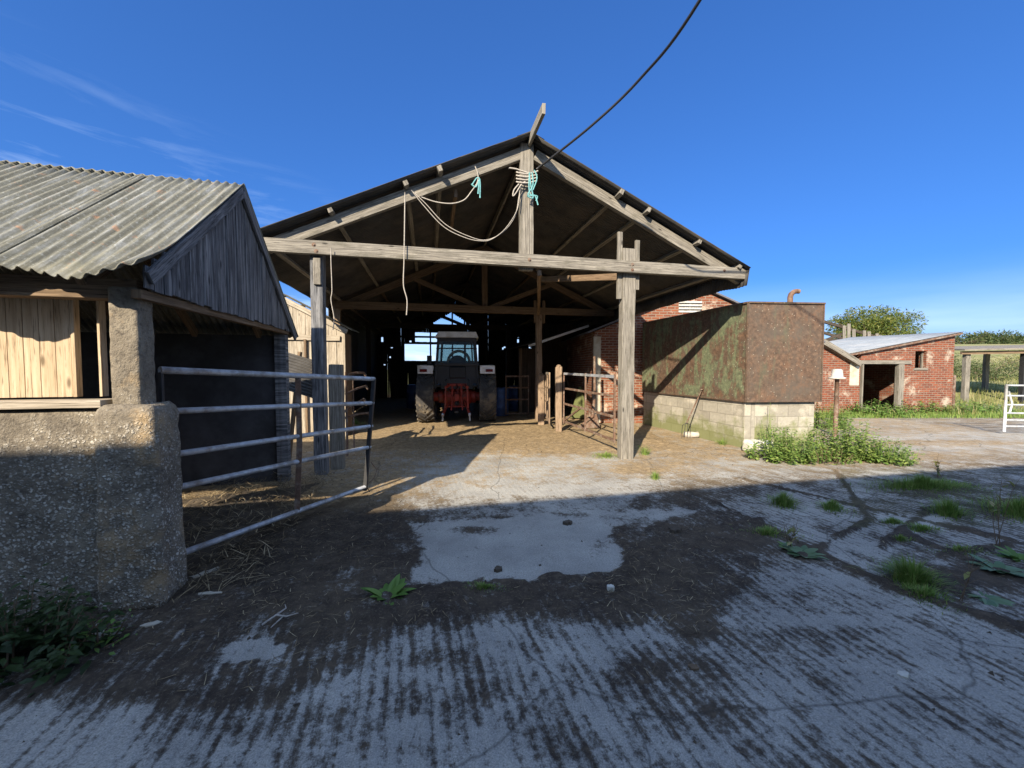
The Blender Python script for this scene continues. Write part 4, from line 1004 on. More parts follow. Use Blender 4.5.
mb = MB(); rs = [o0 + UO * (xd0 - .75) + ZU * (roofO(xd0 - .75) + .03) - VO * .12, o0 + UO * (xr + .12) + ZU * (roofO(xr + .12) + .03) - VO * .12]
corr(mb, rs[0], rs[1] - rs[0], VO * (DP + .6) + ZU * .12, .02, .1, 3); o = mb.build('roof_sheet', 'roof_tin', oh, smooth=True); s_ = o.modifiers.new('s', 'SOLIDIFY'); s_.thickness = .01
mb = MB(); mb.beam(rs[0] - ZU * .04 - VO * .0, rs[1] - ZU * .04, .03, .06, ZU, .004, 6); mb.build('verge_board', 'rust_metal', oh)
mb = MB(); mb.box(o0 + UO * (xd0 + .05) + ZU * 0 - VO * .02, ZU * zd, UO * .05, VO * .12); mb.box(o0 + UO * (xd1 - .17) - VO * .03, ZU * zd, UO * .20, VO * .14); mb.box(o0 + UO * (xd0 - .05) - VO * .04 + ZU * (zd), UO * (xd1 - xd0 + .35), VO * .16, ZU * .115)
mb.build('door_frame', 'wood_grey', oh, bevel=.005)
mb = MB(); mb.beam(o0 + UO * (xs0 - 1.2) + ZU * (zs0 + 1.2 * .47 - .03) - VO * .03, o0 + UO * (xs1 + .04) + ZU * (zs1 - .10) - VO * .03, .3, .17, ZU, .004, 4); mb.build('coping', 'wood_grey', oh, bevel=.006)
mb = MB(); mb.box(o0 + UO * (xd0 - .42) - VO * .012 + ZU * 1.0, UO * .35, VO * .015, ZU * .86, False); mb.build('plaster_patch', 'plaster', oh)
mb = MB(); mb.box(o0 + UO * (xw0 - .05) + ZU * (zw0 - .07) - VO * .03, UO * (xw1 - xw0 + .1), VO * .2, ZU * .07)
mb.box(o0 + UO * (xw0 + .0) + ZU * zw0 + VO * .1, ZU * (zw1 - zw0), UO * .03, VO * .05); mb.box(o0 + UO * (xw1 - .03) + ZU * zw0 + VO * .1, ZU * (zw1 - zw0), UO * .03, VO * .05); mb.build('window_sill', 'wood_grey', oh)
mb = MB(); mb.box(o0 + UO * (xr + .004) - VO * .02, ZU * 1.35, UO * .09, VO * .12); mb.build('side_post', 'rust_metal', oh)
mb = MB(); mb.box(o0 + UO * (xd0 + 1.0) + VO * 1.5, ZU * 1.6, UO * .12, VO * .12); mb.beam(o0 + UO * (xd0 + .5) + VO * 1.5 + ZU * .2, o0 + UO * (xd0 + 1.4) + VO * 1.7 + ZU * 1.4, .08, .08); mb.build('inner_timber', 'wood_grey', oh)

# derelict roof behind
d0 = P(826, 380, 18.5); d0.z = 0
dr = thing('derelict_roof', 'collapsed timber roof frame with a few slats left behind the outhouse', 'roof frame', tuple(d0))
zb = 1.6 + (368 - 341) / 390 * 18.5; 
mb = MB(); mb.beam(d0 + Vector((-1.5, 0, zb + .05)), d0 + Vector((2.4, 0, zb)), .1, .14); mb.beam(d0 + Vector((-.6, 0, 3.9)), d0 + Vector((2.5, 0, zb + .12)), .1, .12); mb.beam(d0 + Vector((-.2, 0, zb)), d0 + Vector((.8, 0, 3.25)), .08, .1); mb.beam(d0 + Vector((-.2, 1.6, 3.8)), d0 + Vector((2.5, 1.6, zb + .1)), .1, .12)
mb.beam(d0 + Vector((-.6, 0, 3.9)), d0 + Vector((-2.5, 0, zb)), .1, .12)
mb.build('timbers', 'wood_dim', dr)
mb = MB()
for x_, h_ in ((.55, .62), (.76, .70), (1.0, .48), (1.5, .42), (1.72, .38), (2.1, .30), (2.25, .24)): mb.beam(d0 + Vector((x_ * 1.0 + .2, -.07, zb - .0)), d0 + Vector((x_ + .2 - .03, -.07, zb + h_ * 1.15)), .15, .02, (1, 0, 0), side=(1, 0, 0))
mb.build('slats', 'wood_grey', dr)
mb = MB(); mb.box(d0 + Vector((-3, .2, -.05)), Vector((5.4, 0, 0)), Vector((0, 3, 0)), ZU * (zb), False); mb.build('wall', 'brick', dr)

# ================================================= POLE SHED AT RIGHT
ps = P(965, 392, 17.5); zg = terrain(ps.x, ps.y)
pt = thing('pole_shed', 'open sided low shed with thin flat roof beyond the pale gate', 'shed', (ps.x, ps.y, zg))
zr = 1.6 + (368 - 351) / 390 * 17.5
mb = MB(); q = Vector((ps.x, ps.y, 0))
for (dx, dy) in ((0, 0), (0, 3.4)):
    pass
mb.prism([q + Vector((-.45, -.3, zr)), q + Vector((6.5, -.9, zr + .12)), q + Vector((6.5, -.9, zr + .19)), q + Vector((-.45, -.3, zr + .07))], Vector((.6, 4.2, .28))); mb.build('roof', 'wood_grey', pt)
mb = MB(); mb.beam(q + Vector((-.4, -.12, zr - .09)), q + Vector((6.4, -.7, zr + .0)), .08, .14); mb.build('eaves_beam', 'wood_brown', pt)
for (dx, dy, m_, w_) in ((0, 0, 'wood_grey', .2), (2.35, 0, 'dark_metal', .22), (4.8, 0, 'wood_grey', .25), (.4, 3.6, 'wood_grey', .2), (4.8, 3.6, 'wood_grey', .2)):
    mb = MB(); p = q + Vector((dx, dy - dx * .08, 0)); mb.beam(p + ZU * -.2, p + ZU * (zr - .02), w_, w_ * .8, (1, 0, 0), .01, 5, side=(1, 0, 0)); mb.build('post', m_, pt, bevel=.01)

# ================================================= PALE GATE AT RIGHT EDGE
g0_ = G(1004, 434); g0_.z = 0
pg = thing('pale_gate', 'pale galvanised field gate cut by the right edge of the view', 'gate', tuple(g0_))
zt_ = 1.6 - 17 / 390 * g0_.y
gd = U_(-8); Lg = 3.2; tops = [zt_ - .01, zt_ - .26, zt_ - .48, zt_ - .68, zt_ - .85, zt_ - 1.0]
for z in tops: mb = MB(); mb.tube([g0_ + ZU * z, g0_ + gd * Lg + ZU * z], .022, 10); mb.build('rail', 'white_metal', pg, smooth=True)
for s_x in (0, Lg): mb = MB(); mb.tube([g0_ + gd * s_x + ZU * .06, g0_ + gd * s_x + ZU * (zt_ + .02)], .026, 10); mb.build('stile', 'white_metal', pg, smooth=True)
mb = MB(); mb.tube([g0_ + gd * Lg * .5 + ZU * .15, g0_ + gd * Lg * .5 + ZU * zt_], .018, 8); mb.build('brace', 'white_metal', pg, smooth=True)
mb = MB(); mb.tube([g0_ + ZU * (zt_ - .15) + Vector((.06, 0, 0)), g0_ + Vector((.12, -.03, zt_ - .45)), g0_ + Vector((.10, 0, zt_ - .7))], .02, 8); mb.build('latch', 'white_metal', pg, smooth=True)

# ================================================= TRACTOR
tq = Vector((-1.62, 11.55, 0))
tr_ = thing('tractor', 'old red tractor with white cab roof parked tail first inside the barn', 'tractor', tuple(tq), R(6))
RW = .76; TW = .48; TX = .88
def ribtyre(cx, r, w, name_parent=None):
    prof = [(r * .60, -w * .38), (r * .66, -w * .48), (r * .86, -w * .5), (r * .95, -w * .46), (r * .965, -w * .25), (r * .97, 0), (r * .965, w * .25), (r * .95, w * .46), (r * .86, w * .5), (r * .66, w * .48), (r * .60, w * .38)]
    return prof
def wheel(cx, cy, r, w, nm, lugs=24):
    mb = MB(); ax = Vector((1, 0, 0)); c = Vector((cx, cy, r))
    mb.lathe(c, ribtyre(cx, r, w), 40, axis=ax)
    for i in range(lugs):
        for s in (-1, 1):
            a0 = 2 * math.pi * (i + (.5 if s > 0 else 0)) / lugs; a1 = a0 - .30
            pa = [c + Vector((s * w * .02, math.cos(a0) * r * .95, math.sin(a0) * r * .95)), c + Vector((s * w * .49, math.cos(a1) * r * .93, math.sin(a1) * r * .93))]
            outw = Vector((0, math.cos((a0 + a1) / 2), math.sin((a0 + a1) / 2)))
            mb.beam(pa[0] + outw * .02, pa[1] + outw * .02, .035, .055, outw)
    t_ = mb.build(nm, 'rubber', tr_, local=True, smooth=False)
    mb = MB(); s = 1 if cx > 0 else -1
    mb.lathe(c, [(0, s * .02), (r * .2, s * .02), (r * .45, s * -.03), (r * .56, s * w * .30), (r * .62, s * w * .38), (r * .60, -s * w * .36), (r * .5, -s * w * .1)], 32, axis=ax); rim = mb.build('rim', 'white', t_, local=True)
    mb = MB(); mb.lathe(c, [(0, s * .09), (.09, s * .08), (.1, s * .0)], 12, axis=ax); mb.build('hub', 'red', t_, local=True)
    return t_
wheel(-TX, 0, RW, TW, 'rear_wheel'); wheel(TX, 0, RW, TW, 'rear_wheel')
wheel(-.80, 2.15, .42, .22, 'front_wheel', 16); wheel(.80, 2.15, .42, .22, 'front_wheel', 16)
def tb(nm, mat, fn, **k):
    mb = MB(); fn(mb); return mb.build(nm, mat, tr_, local=True, **k)
V3 = lambda x, y, z: Vector((x, y, z))
def bx3(mb, x0, x1, y0, y1, z0, z1): mb.box((x0, y0, z0), (x1 - x0, 0, 0), (0, y1 - y0, 0), (0, 0, z1 - z0))
def f_axle(mb):
    mb.lathe(V3(0, 0, RW), [(.0, -.88), (.13, -.87), (.14, -.5), (.24, -.34), (.26, -.2), (.26, .2), (.24, .34), (.14, .5), (.13, .87), (0, .88)], 20, axis=(1, 0, 0))
    bx3(mb, -.17, .17, -.24, 1.0, .50, .92); bx3(mb, -.24, .24, -.10, .5, .60, .80)
tb('rear_axle', 'red', f_axle, bevel=.015)
def f_body(mb):
    bx3(mb, -.22, .22, 1.0, 2.3, .55, 1.0); bx3(mb, -.28, .28, 1.05, 2.75, 1.0, 1.48)
tb('bonnet', 'red', f_body, bevel=.04)
tb('front_axle', 'dark_metal', lambda mb: (bx3(mb, -.75, .75, 2.1, 2.2, .38, .5), bx3(mb, -.12, .12, 2.0, 2.3, .4, .6)))
for s in (-1, 1):
    def ff(mb, s=s):
        x0, x1 = sorted((s * .66, s * 1.08))
        bx3(mb, x0, x1, -.56, -.52, 1.44, 1.67)
        n_ = 8
        for i in range(n_):
            a0 = R(122 - i * 10); a1 = R(122 - (i + 1) * 10); r_ = .95
            p0 = V3(0, math.cos(a0) * r_ * .64 , .82 + math.sin(a0) * r_ * .9); p1 = V3(0, math.cos(a1) * r_ * .64, .82 + math.sin(a1) * r_ * .9)
            mb.box((x0, p0.y, p0.z), (x1 - x0, 0, 0), p1 - p0, (0, 0, .015))
    fd = tb('mudguard', 'white', ff, bevel=.012)
    mb = MB(); cx = s * .92; bx3(mb, cx - .10, cx + .10, -.585, -.562, 1.49, 1.57); mb.build('tail_lamp', 'lamp_red', fd, local=True, bevel=.008)
def f_cab(mb):
    zc0, zc1 = 1.25, 2.42
    fr = [(-.62, -.35), (.62, -.35), (.60, 1.05), (-.60, 1.05)]
    tp = [(-.52, -.30), (.52, -.30), (.50, .95), (-.50, .95)]
    for (a_, b_) in zip(fr, tp): mb.beam(V3(a_[0], a_[1], 1.0), V3(b_[0], b_[1], zc1), .08, .07, (1, 0, 0))
    for i in range(4):
        a_, b_ = tp[i], tp[(i + 1) % 4]; mb.beam(V3(a_[0], a_[1], zc1), V3(b_[0], b_[1], zc1), .08, .12)
        a_, b_ = fr[i], fr[(i + 1) % 4]; mb.beam(V3(a_[0], a_[1], 1.70), V3(b_[0], b_[1], 1.70), .06, .08)
    mb.beam(V3(-.58, -.345, 2.16), V3(.58, -.345, 2.16), .04, .035)
    mb.beam(V3(.45, -.345, 1.7), V3(.42, -.315, 2.4), .05, .04, (1, 0, 0))
    bx3(mb, -.60, -.2, -.34, -.30, 1.15, 1.66); bx3(mb, .25, .60, -.34, -.30, 1.15, 1.66); bx3(mb, -.6, .6, -.3, 1.0, 1.05, 1.12); 
tb('cab_frame', 'black', f_cab, bevel=.012)
def f_roof(mb):
    mb.prism([V3(-.62, -.42, 2.47), V3(.62, -.42, 2.47), V3(.55, -.42, 2.63), V3(-.50, -.42, 2.63)], V3(0, 1.5, 0))
tb('cab_roof', 'white', f_roof, bevel=.03)
gls = tb('rear_window', 'glass', lambda mb: mb.box((-.52, -.325, 1.74), (1.04, 0, 0), (0, .008, 0), (0, 0, .64)))
tb('windscreen', 'glass', lambda mb: mb.box((-.50, 1.0, 1.5), (1.0, 0, 0), (0, .008, 0), (0, 0, .88)))
for s in (-1, 1): tb('side_window', 'glass', lambda mb: mb.box((s * .56, -.25, 1.74), (0, 1.15, 0), (.008, 0, 0), (0, 0, .64)))
def f_seat(mb):
    mb.lathe(V3(.0, .18, 1.72), [(0, -.04), (.24, -.04), (.27, 0), (.24, .05), (0, .06)], 18, axis=(0, 1, 0))
    bx3(mb, -.25, .25, .1, .55, 1.32, 1.46)
tb('seat', 'black', f_seat, bevel=.02)
def f_wheel(mb):
    pts_ = [V3(.02 + .22 * math.cos(a), .75 + .12 * math.sin(a), 1.80 + .14 * math.sin(a)) for a in [i * math.pi / 10 for i in range(21)]]
    mb.tube(pts_, .014, 6, False); mb.tube([V3(.02, .78, 1.8), V3(0, 1.0, 1.4)], .02, 8)
tb('steering_wheel', 'black', f_wheel)
def f_arch(mb):
    n_ = 12
    for i in range(n_):
        a0 = math.pi * i / n_; a1 = math.pi * (i + 1) / n_
        mb.beam(V3(.02 + .34 * math.cos(a0), .88, 1.78 + .36 * math.sin(a0)), V3(.02 + .34 * math.cos(a1), .88, 1.78 + .36 * math.sin(a1)), .04, .09, (0, 0, 1) if abs(math.cos((a0 + a1) / 2)) < .8 else (1, 0, 0))
tb('cab_liner', 'orange_pl', f_arch)
tb('rear_bulkhead', 'black', lambda mb: bx3(mb, -.45, .45, -.36, -.30, 1.0, 1.30))
tb('document_box', 'dark_metal', lambda mb: bx3(mb, -.2, .25, -.37, -.33, 1.32, 1.62), bevel=.01)
def f_link(mb):
    for s in (-1, 1):
        mb.tube([V3(s * .22, -.28, .62), V3(s * .30, -.6, .48), V3(s * .36, -.95, .34)], .035, 8)
        mb.tube([V3(s * .20, -.3, 1.12), V3(s * .30, -.62, 1.06)], .04, 8); mb.tube([V3(s * .30, -.62, 1.06), V3(s * .32, -.65, .46)], .026, 8)
        mb.tube([V3(s * .12, -.34, .95), V3(s * .16, -.5, .40)], .022, 8)
    mb.tube([V3(-.26, -.34, 1.12), V3(.26, -.34, 1.12)], .045, 10); mb.tube([V3(-.24, -.42, .5), V3(.24, -.42, .5)], .025, 8)
    for s in (-1, 1):
        bx3(mb, s * .13 - .025, s * .13 + .025, -.40, -.24, .84, 1.10); mb.lathe(V3(s * .25, -.30, 1.12), [(0, -.03), (.075, -.03), (.075, .03), (0, .03)], 12, axis=(1, 0, 0)); mb.tube([V3(s * .08, -.28, .9), V3(s * .1, -.44, .78), V3(s * .07, -.40, .62)], .018, 6)
        mb.lathe(V3(s * .48, -.02, RW), [(.17, -.06), (.19, -.05), (.19, .05), (.17, .06)], 16, axis=(1, 0, 0))
    bx3(mb, -.06, .06, -.44, -.26, .66, .86); bx3(mb, -.10, .10, -.34, -.24, .52, .62)
    for k in range(3): mb.lathe(V3(-.10 + k * .1, -.34, .98), [(.03, 0), (.03, .07), (.018, .09), (0, .09)], 8, axis=(0, -1, 0)); mb.tube([V3(0, -.35, 1.12), V3(.04, -.62, 1.02), V3(.03, -.62, .9)], .025, 8)
tb('linkage', 'red', f_link, bevel=.004)
def f_ball(mb):
    for s in (-1, 1): mb.lathe(V3(s * .36, -.97, .33), [(0, -.03), (.045, -.03), (.05, 0), (.045, .03), (0, .03)], 10, axis=(1, 0, 0)); mb.tube([V3(s * .36, -.97, .33), V3(s * .37, -.98, .16)], .022, 8)
tb('link_ends', 'galv', f_ball)
tb('pto_shaft', 'dark_metal', lambda mb: mb.lathe(V3(0, -.3, .60), [(.08, 0), (.08, .05), (.03, .06), (.03, .2), (0, .2)], 12, axis=(0, -1, 0)))
tb('drawbar', 'dark_metal', lambda mb: bx3(mb, -.05, .05, -.85, .2, .36, .41))
tb('mirror', 'dark_metal', lambda mb: (bx3(mb, -.86, -.72, -.20, -.17, 1.62, 1.96),), bevel=.01)
tb('exhaust', 'dark_metal', lambda mb: mb.tube([V3(.2, 1.9, 1.45), V3(.2, 1.9, 2.5)], .04, 10))
def f_hose(mb):
    for k, s in enumerate((-.3, .32)): mb.tube([V3(s, -.36, 1.28), V3(s * 1.1, -.50, 1.22), V3(s, -.52, 1.0), V3(s * .6, -.40, .92)], .014, 6)
tb('hoses', 'black', f_hose)

# drums added right and left of tractor, painted the blue of skylit surfaces
def drum(px, py, D, label, h=.92, r=.29):
    q = P(px, py, D); q.z = 0; t = thing('skylit_blue_drum', label, 'drum', tuple(q))
    mb = MB(); prof = [(0, 0), (r * .95, 0), (r, .03), (r, .28), (r * 1.03, .30), (r, .32), (r, .60), (r * 1.03, .62), (r, .64), (r, .86), (r * .93, .91), (r * .9, .92)]
    mb.lathe(q, prof, 24); mb.build('barrel', 'skylight_blue', t, smooth=True)
    mb = MB(); mb.lathe(q, [(r * .9, .915), (r * .9, .94), (0, .945)], 24); mb.lathe(q + Vector((.12, 0, .94)), [(.03, 0), (.03, .03), (0, .03)], 10); mb.build('lid', 'skylight_blue', t)
drum(500, 400, 13.0, 'drum added for the dark skylit blue just right of the tractor'); drum(516, 398, 14.4, 'drum added for the dark skylit blue further in, behind the framed hurdle'); drum(414, 395, 15.5, 'drum added for the dark skylit blue left of the tractor below the bright opening')

# ================================================= ROPES AND CABLE
def bez(pts, n=24):
    out = []; m_ = len(pts) - 1
    for i in range(m_):
        p0 = Vector(pts[max(i - 1, 0)]); p1 = Vector(pts[i]); p2 = Vector(pts[i + 1]); p3 = Vector(pts[min(i + 2, m_)])
        for k in range(n):
            t_ = k / n; out.append(.5 * ((2 * p1) + (-p0 + p2) * t_ + (2 * p0 - 5 * p1 + 4 * p2 - p3) * t_ ** 2 + (-p0 + 3 * p1 - 3 * p2 + p3) * t_ ** 3))
    out.append(Vector(pts[-1])); return out
def onfront(px, py, dv=-.08):
    d = ray(px, py); n = VK; c = Vector((0, 0, CAM_H)); o_ = K + VK * dv
    return c + d * ((o_ - c).dot(n) / d.dot(n))
def rope(name, label, pix, r, mat, dv=-.10, cat='rope'):
    mb = MB(); pts_ = bez([onfront(x, y, dv if len(q_) == 0 else q_[0]) for (x, y, *q_) in pix], 8); mb.tube(pts_, r, 6); o = mb.build(name, mat, smooth=True); tag(o, label, cat); recenter(o, pts_[0]); return o
rope('hanging_rope', 'long pale rope hanging straight down from the left rafter past the tie beam', [(405, 192), (404.5, 230), (404, 262), (403.5, 285), (407, 300), (406.5, 315)], .008, 'rope', -.2)
rope('cord', 'thin knotted cord hanging from the tie beam beside the left front post', [(331, 248), (331, 262), (332, 290), (331, 300), (334, 318), (333, 330)], .006, 'rope', -.2)
rope('swagged_rope', 'pale rope hanging in a deep loop from the left rafter to the king post', [(411, 190), (425, 203), (445, 224), (468, 236), (486, 240), (503, 232), (515, 216), (519, 196), (523, 178)], .006, 'rope', -.12)
rope('swagged_rope', 'second thinner strand of the deep rope loop left of the king post', [(412, 191), (424, 206), (444, 227), (466, 238), (482, 241), (492, 239), (505, 229), (517, 210), (520, 190)], .006, 'rope', -.13)
rope('short_rope', 'short loose rope curve under the left rafter ending at the blue twine', [(421, 197), (436, 202), (452, 203.5), (464, 200), (471, 192), (477, 183), (478, 175), (475, 166)], .009, 'rope', -.12)
mb = MB(); 
for pix in ([(472, 185), (477, 178), (480, 181), (480, 198)], [(471, 184), (476, 187), (479, 180), (478, 194)]): mb.tube(bez([onfront(x, y, -.12) for x, y in pix], 6), .011, 6)
o = mb.build('blue_twine', 'rope_blue', smooth=True); tag(o, 'blue green twine tuft hanging from the left rafter', 'twine'); recenter(o, onfront(472, 185))
mb = MB()
for z in range(4):
    a = [onfront(517, 172 + z * 3.2, -.06), onfront(517.5, 172.5 + z * 3.2, -.14), onfront(527, 174 + z * 3, -.15), onfront(536, 172 + z * 3, -.14), onfront(537, 172 + z * 3, -.06)]
    mb.tube(bez(a, 5), .013, 6)
mb.tube(bez([onfront(x, y, -.14) for x, y in [(519, 184), (514, 190), (513, 196), (516, 193), (521, 185), (526, 181)]], 6), .011, 6)
mb.tube(bez([onfront(x, y, -.14) for x, y in [(509, 168), (516, 169), (522, 171), (530, 173), (538, 171)]], 6), .012, 6)
o = mb.build('rope_lashing', 'rope', smooth=True); tag(o, 'knotted pale rope lashing wrapped round the king post', 'rope'); recenter(o, onfront(527, 178))
mb = MB()
for pix in ([(530, 172), (529, 182), (530, 194), (535, 196), (538, 205)], [(532, 172), (533, 185), (528, 195), (537, 196), (536, 201)], [(529, 173), (531, 186), (533, 198), (527, 196)], [(534, 170), (537, 178), (533, 190)]): mb.tube(bez([onfront(x, y, -.16) for x, y in pix], 6), .011, 6)
o = mb.build('blue_twine', 'rope_blue', smooth=True); tag(o, 'blue green twine knotted on the king post', 'twine'); recenter(o, onfront(531, 180))
k0 = onfront(537, 169, -.12)
c1 = P(640, 79, 5.0); c2 = P(700, 0, 4.0)
cpts = bez([k0, P(590, 127, 5.6), c1, c2, Vector((2.45, 2.7, 6.2)), Vector((2.75, .6, 7.2)), Vector((2.9, -2.8, 8.0))], 10)
mb = MB(); mb.tube(cpts, .017, 8); o = mb.build('overhead_cable', 'cable', smooth=True); tag(o, 'black cable running overhead from the king post to the upper edge', 'cable'); recenter(o, k0)
# ================================================= PLANTS
def rv(s=1.0): return Vector((random.uniform(-s, s), random.uniform(-s, s), random.uniform(-s, s)))
def leaf(mb, p, d, n, L_, W_, curl=.2, segs=2):
    d = d.normalized(); s = d.cross(n); s = s.normalized() if s.length > 1e-4 else Vector((1, 0, 0)); n = s.cross(d)
    rows = []
    for i in range(segs + 1):
        t = i / segs; w = W_ * (math.sin(math.pi * (.12 + .85 * t)) ** .8) * .5
        c = p + d * (L_ * t) - n * (curl * L_ * t * t)
        if i == segs: rows.append([c])
        else: rows.append([c - s * w + n * w * .14, c, c + s * w + n * w * .14])
    vs = []; ix = []
    for r in rows: ix.append([len(vs) + k for k in range(len(r))]); vs += r
    fs = []
    for i in range(segs):
        a, b2 = ix[i], ix[i + 1]
        if len(b2) == 3: fs += [(a[0], a[1], b2[1], b2[0]), (a[1], a[2], b2[2], b2[1])]
        else: fs += [(a[0], a[1], b2[0]), (a[1], a[2], b2[0])]
    b0 = len(mb.v); mb.v += [tuple(v) for v in vs]
    for f in fs: mb.f.append(tuple(b0 + k for k in f)); mb.uv += [(0, 0)] * len(f)
def blade(mb, p, lean, h, w, segs=3):
    s = Vector((-lean.y, lean.x, 0)); s = s.normalized() if s.length > 1e-4 else Vector((1, 0, 0))
    b0 = len(mb.v)
    for i in range(segs):
        t = i / segs; c = p + ZU * (h * (t - .25 * t * t * lean.length * 2)) + lean * (h * t * t); ww = w * (1 - t * .6) * .5
        mb.v += [tuple(c - s * ww), tuple(c + s * ww)]
    mb.v.append(tuple(p + ZU * (h * (1 - .5 * lean.length)) + lean * h))
    for i in range(segs - 1):
        a = b0 + 2 * i; mb.f.append((a, a + 1, a + 3, a + 2)); mb.uv += [(0, 0)] * 4
    a = b0 + 2 * (segs - 1); mb.f.append((a, a + 1, a + 2)); mb.uv += [(0, 0)] * 3
def tuft(px, py, r, h, n, label, mat='grass', name='grass_tuft', ry=None, group=None):
    c = G(px, py); mb = MB(); r *= 1.35; n = int(n * 1.5)
    for _ in range(int(n * 1.5)):
        a = random.uniform(0, 6.283); q = r * abs(random.gauss(0, .5)); off = Vector((math.cos(a) * q, math.sin(a) * q * (ry or 1), 0))
        k_ = min(1.0, q / r); cl_ = .75 + .6 * noise.noise((c + off) * 9)
        ln = Vector((math.cos(a), math.sin(a), 0)) * random.uniform(.1, .5 + .8 * k_) + rv(.25); ln.z = 0
        blade(mb, c + off + ZU * -.005, ln, max(.02, 1.45 * h * (1.05 - .65 * k_) * cl_ * random.uniform(.5, 1.1)), random.uniform(.004, .009))
    o = mb.build(name, mat); tag(o, label, 'grass' if 'grass' in name else 'plant', group); recenter(o, c); return o
random.seed(41)
tuft(783, 505, .13, .17, 260, 'round green grass tuft left of the paired one in the shaded yard')
tuft(832, 509, .14, .11, 200, 'low green grass tuft right of the rounder one behind the slab')
tuft(913, 583, .16, .17, 420, 'large bright grass tuft at the slab edge, nearest of the grass tufts on the right')
tuft(922, 597, .11, .10, 200, 'short grass fringe in front of the large bright tuft')
tuft(925, 488, .62, .17, 1100, 'wide green grass patch in the shaded right of the yard', ry=.35)
tuft(948, 515, .14, .20, 260, 'upright grass tuft just below the wide green patch')
tuft(1018, 515, .34, .19, 420, 'grass tuft cut by the right edge of the view beside the dead stalk')
tuft(900, 487, .22, .07, 150, 'thin low grass at the left end of the wide green patch')
tuft(893, 523, .12, .07, 120, 'tiny grass tuft in the crack left of the two small ones', ry=.5)
tuft(922, 530, .16, .07, 160, 'tiny grass tuft in the crack below the upright one', ry=.5)
tuft(900, 540, .12, .06, 100, 'smallest grass tuft in the crack between the slabs', ry=.5)
tuft(655, 479, .06, .14, 60, 'lone bright yellow green weed sprig in the sunlit yard')
tuft(606, 457, .28, .10, 170, 'sparse grass at the foot of the right front barn post', ry=.6)
tuft(645, 455, .08, .22, 60, 'upright grass behind the right front barn post')
tuft(722, 445, .12, .16, 90, 'grass sprig against the block plinth left of the broken block')
tuft(766, 535, .22, .09, 160, 'ragged low grass left of the two dock plants', ry=.5)
tuft(485, 588, .16, .05, 120, 'thin short grass on the soil edge right of the broad leaved dock', ry=.4)
tuft(960, 552, .25, .07, 160, 'low grass between the slab crack and the broad rosette', ry=.4)
tuft(355, 425, .4, .2, 160, 'grass growing under the pale boarded shed wall', ry=.5)
def rosette(px, py, n, L_, W_, label, mat, name='dock_plant', up=.6):
    c = G(px, py); t = MB()
    n = int(n * 1.5)
    for i in range(n):
        a = 2 * math.pi * i / n * 1.618 + random.uniform(-.3, .3); d = Vector((math.cos(a), math.sin(a), random.uniform(up * .3, up * 2.0)))
        l = L_ * .9 * random.uniform(.45, 1.1); st = c + Vector((math.cos(a), math.sin(a), 0)) * .02
        leaf(t, st, d, ZU + rv(.25), l, W_ * random.uniform(.7, 1.15), random.uniform(.25, .6), 7)
    o = t.build(name, mat, smooth=True); tag(o, label, 'plant'); recenter(o, c); return o
rosette(387, 598, 20, .165, .062, 'broad leaved green dock on the soil below the metal gate', 'dock', up=.75)
rosette(803, 556, 13, .16, .06, 'dock rosette at the left end of the slab crack', 'burdock', up=.4)
rosette(790, 550, 7, .12, .05, 'small dock seedling just left of the slab crack rosette', 'dock')
rosette(1000, 572, 16, .19, .075, 'broad pale green rosette near the right edge', 'burdock', up=.45)
rosette(985, 598, 14, .19, .075, 'flat spreading rosette of round leaves, lowest on the right', 'burdock', up=.12)
rosette(1020, 560, 10, .15, .06, 'green rosette cut by the right edge of the view', 'dock')
def stalks(px, py, h, n, label, leafy=False, mat='stalk'):
    c = G(px, py); t = thing('dead_stalk', label, 'plant', tuple(c)); mb = MB(); lf = MB()
    for i in range(n):
        d = Vector((random.uniform(-.2, .2), random.uniform(-.2, .2), 1)); hh = h * random.uniform(.6, 1)
        pts_ = [c + rv(.02) * 1, c + d * hh * .5 + rv(.015), c + d * hh + rv(.02)]; pts_[0].z = 0
        mb.tube(pts_, [.0035, .0025, .0012], 5)
        for k in range(6):
            t_ = random.uniform(.35, 1); p = c + d * hh * t_; e = p + Vector((random.uniform(-.1, .1), random.uniform(-.1, .1), random.uniform(.03, .14))); mb.tube([p, e], [.0017, .001], 4)
            if leafy or random.random() < .4: leaf(lf, p, rv() + ZU * .3, ZU, .07, .03)
    mb.build('stems', mat, t); lf.build('leaves', 'drygrass', t)
stalks(996, 546, .62, 4, 'tall dead brown stalk standing near the right edge of the yard')
stalks(939, 478, .30, 4, 'dead stalks rising from the wide green grass patch')
stalks(790, 551, .28, 3, 'short dead stalks at the small dock seedling')
stalks(960, 600, .38, 2, 'single dead stalk beside the flat spreading rosette')
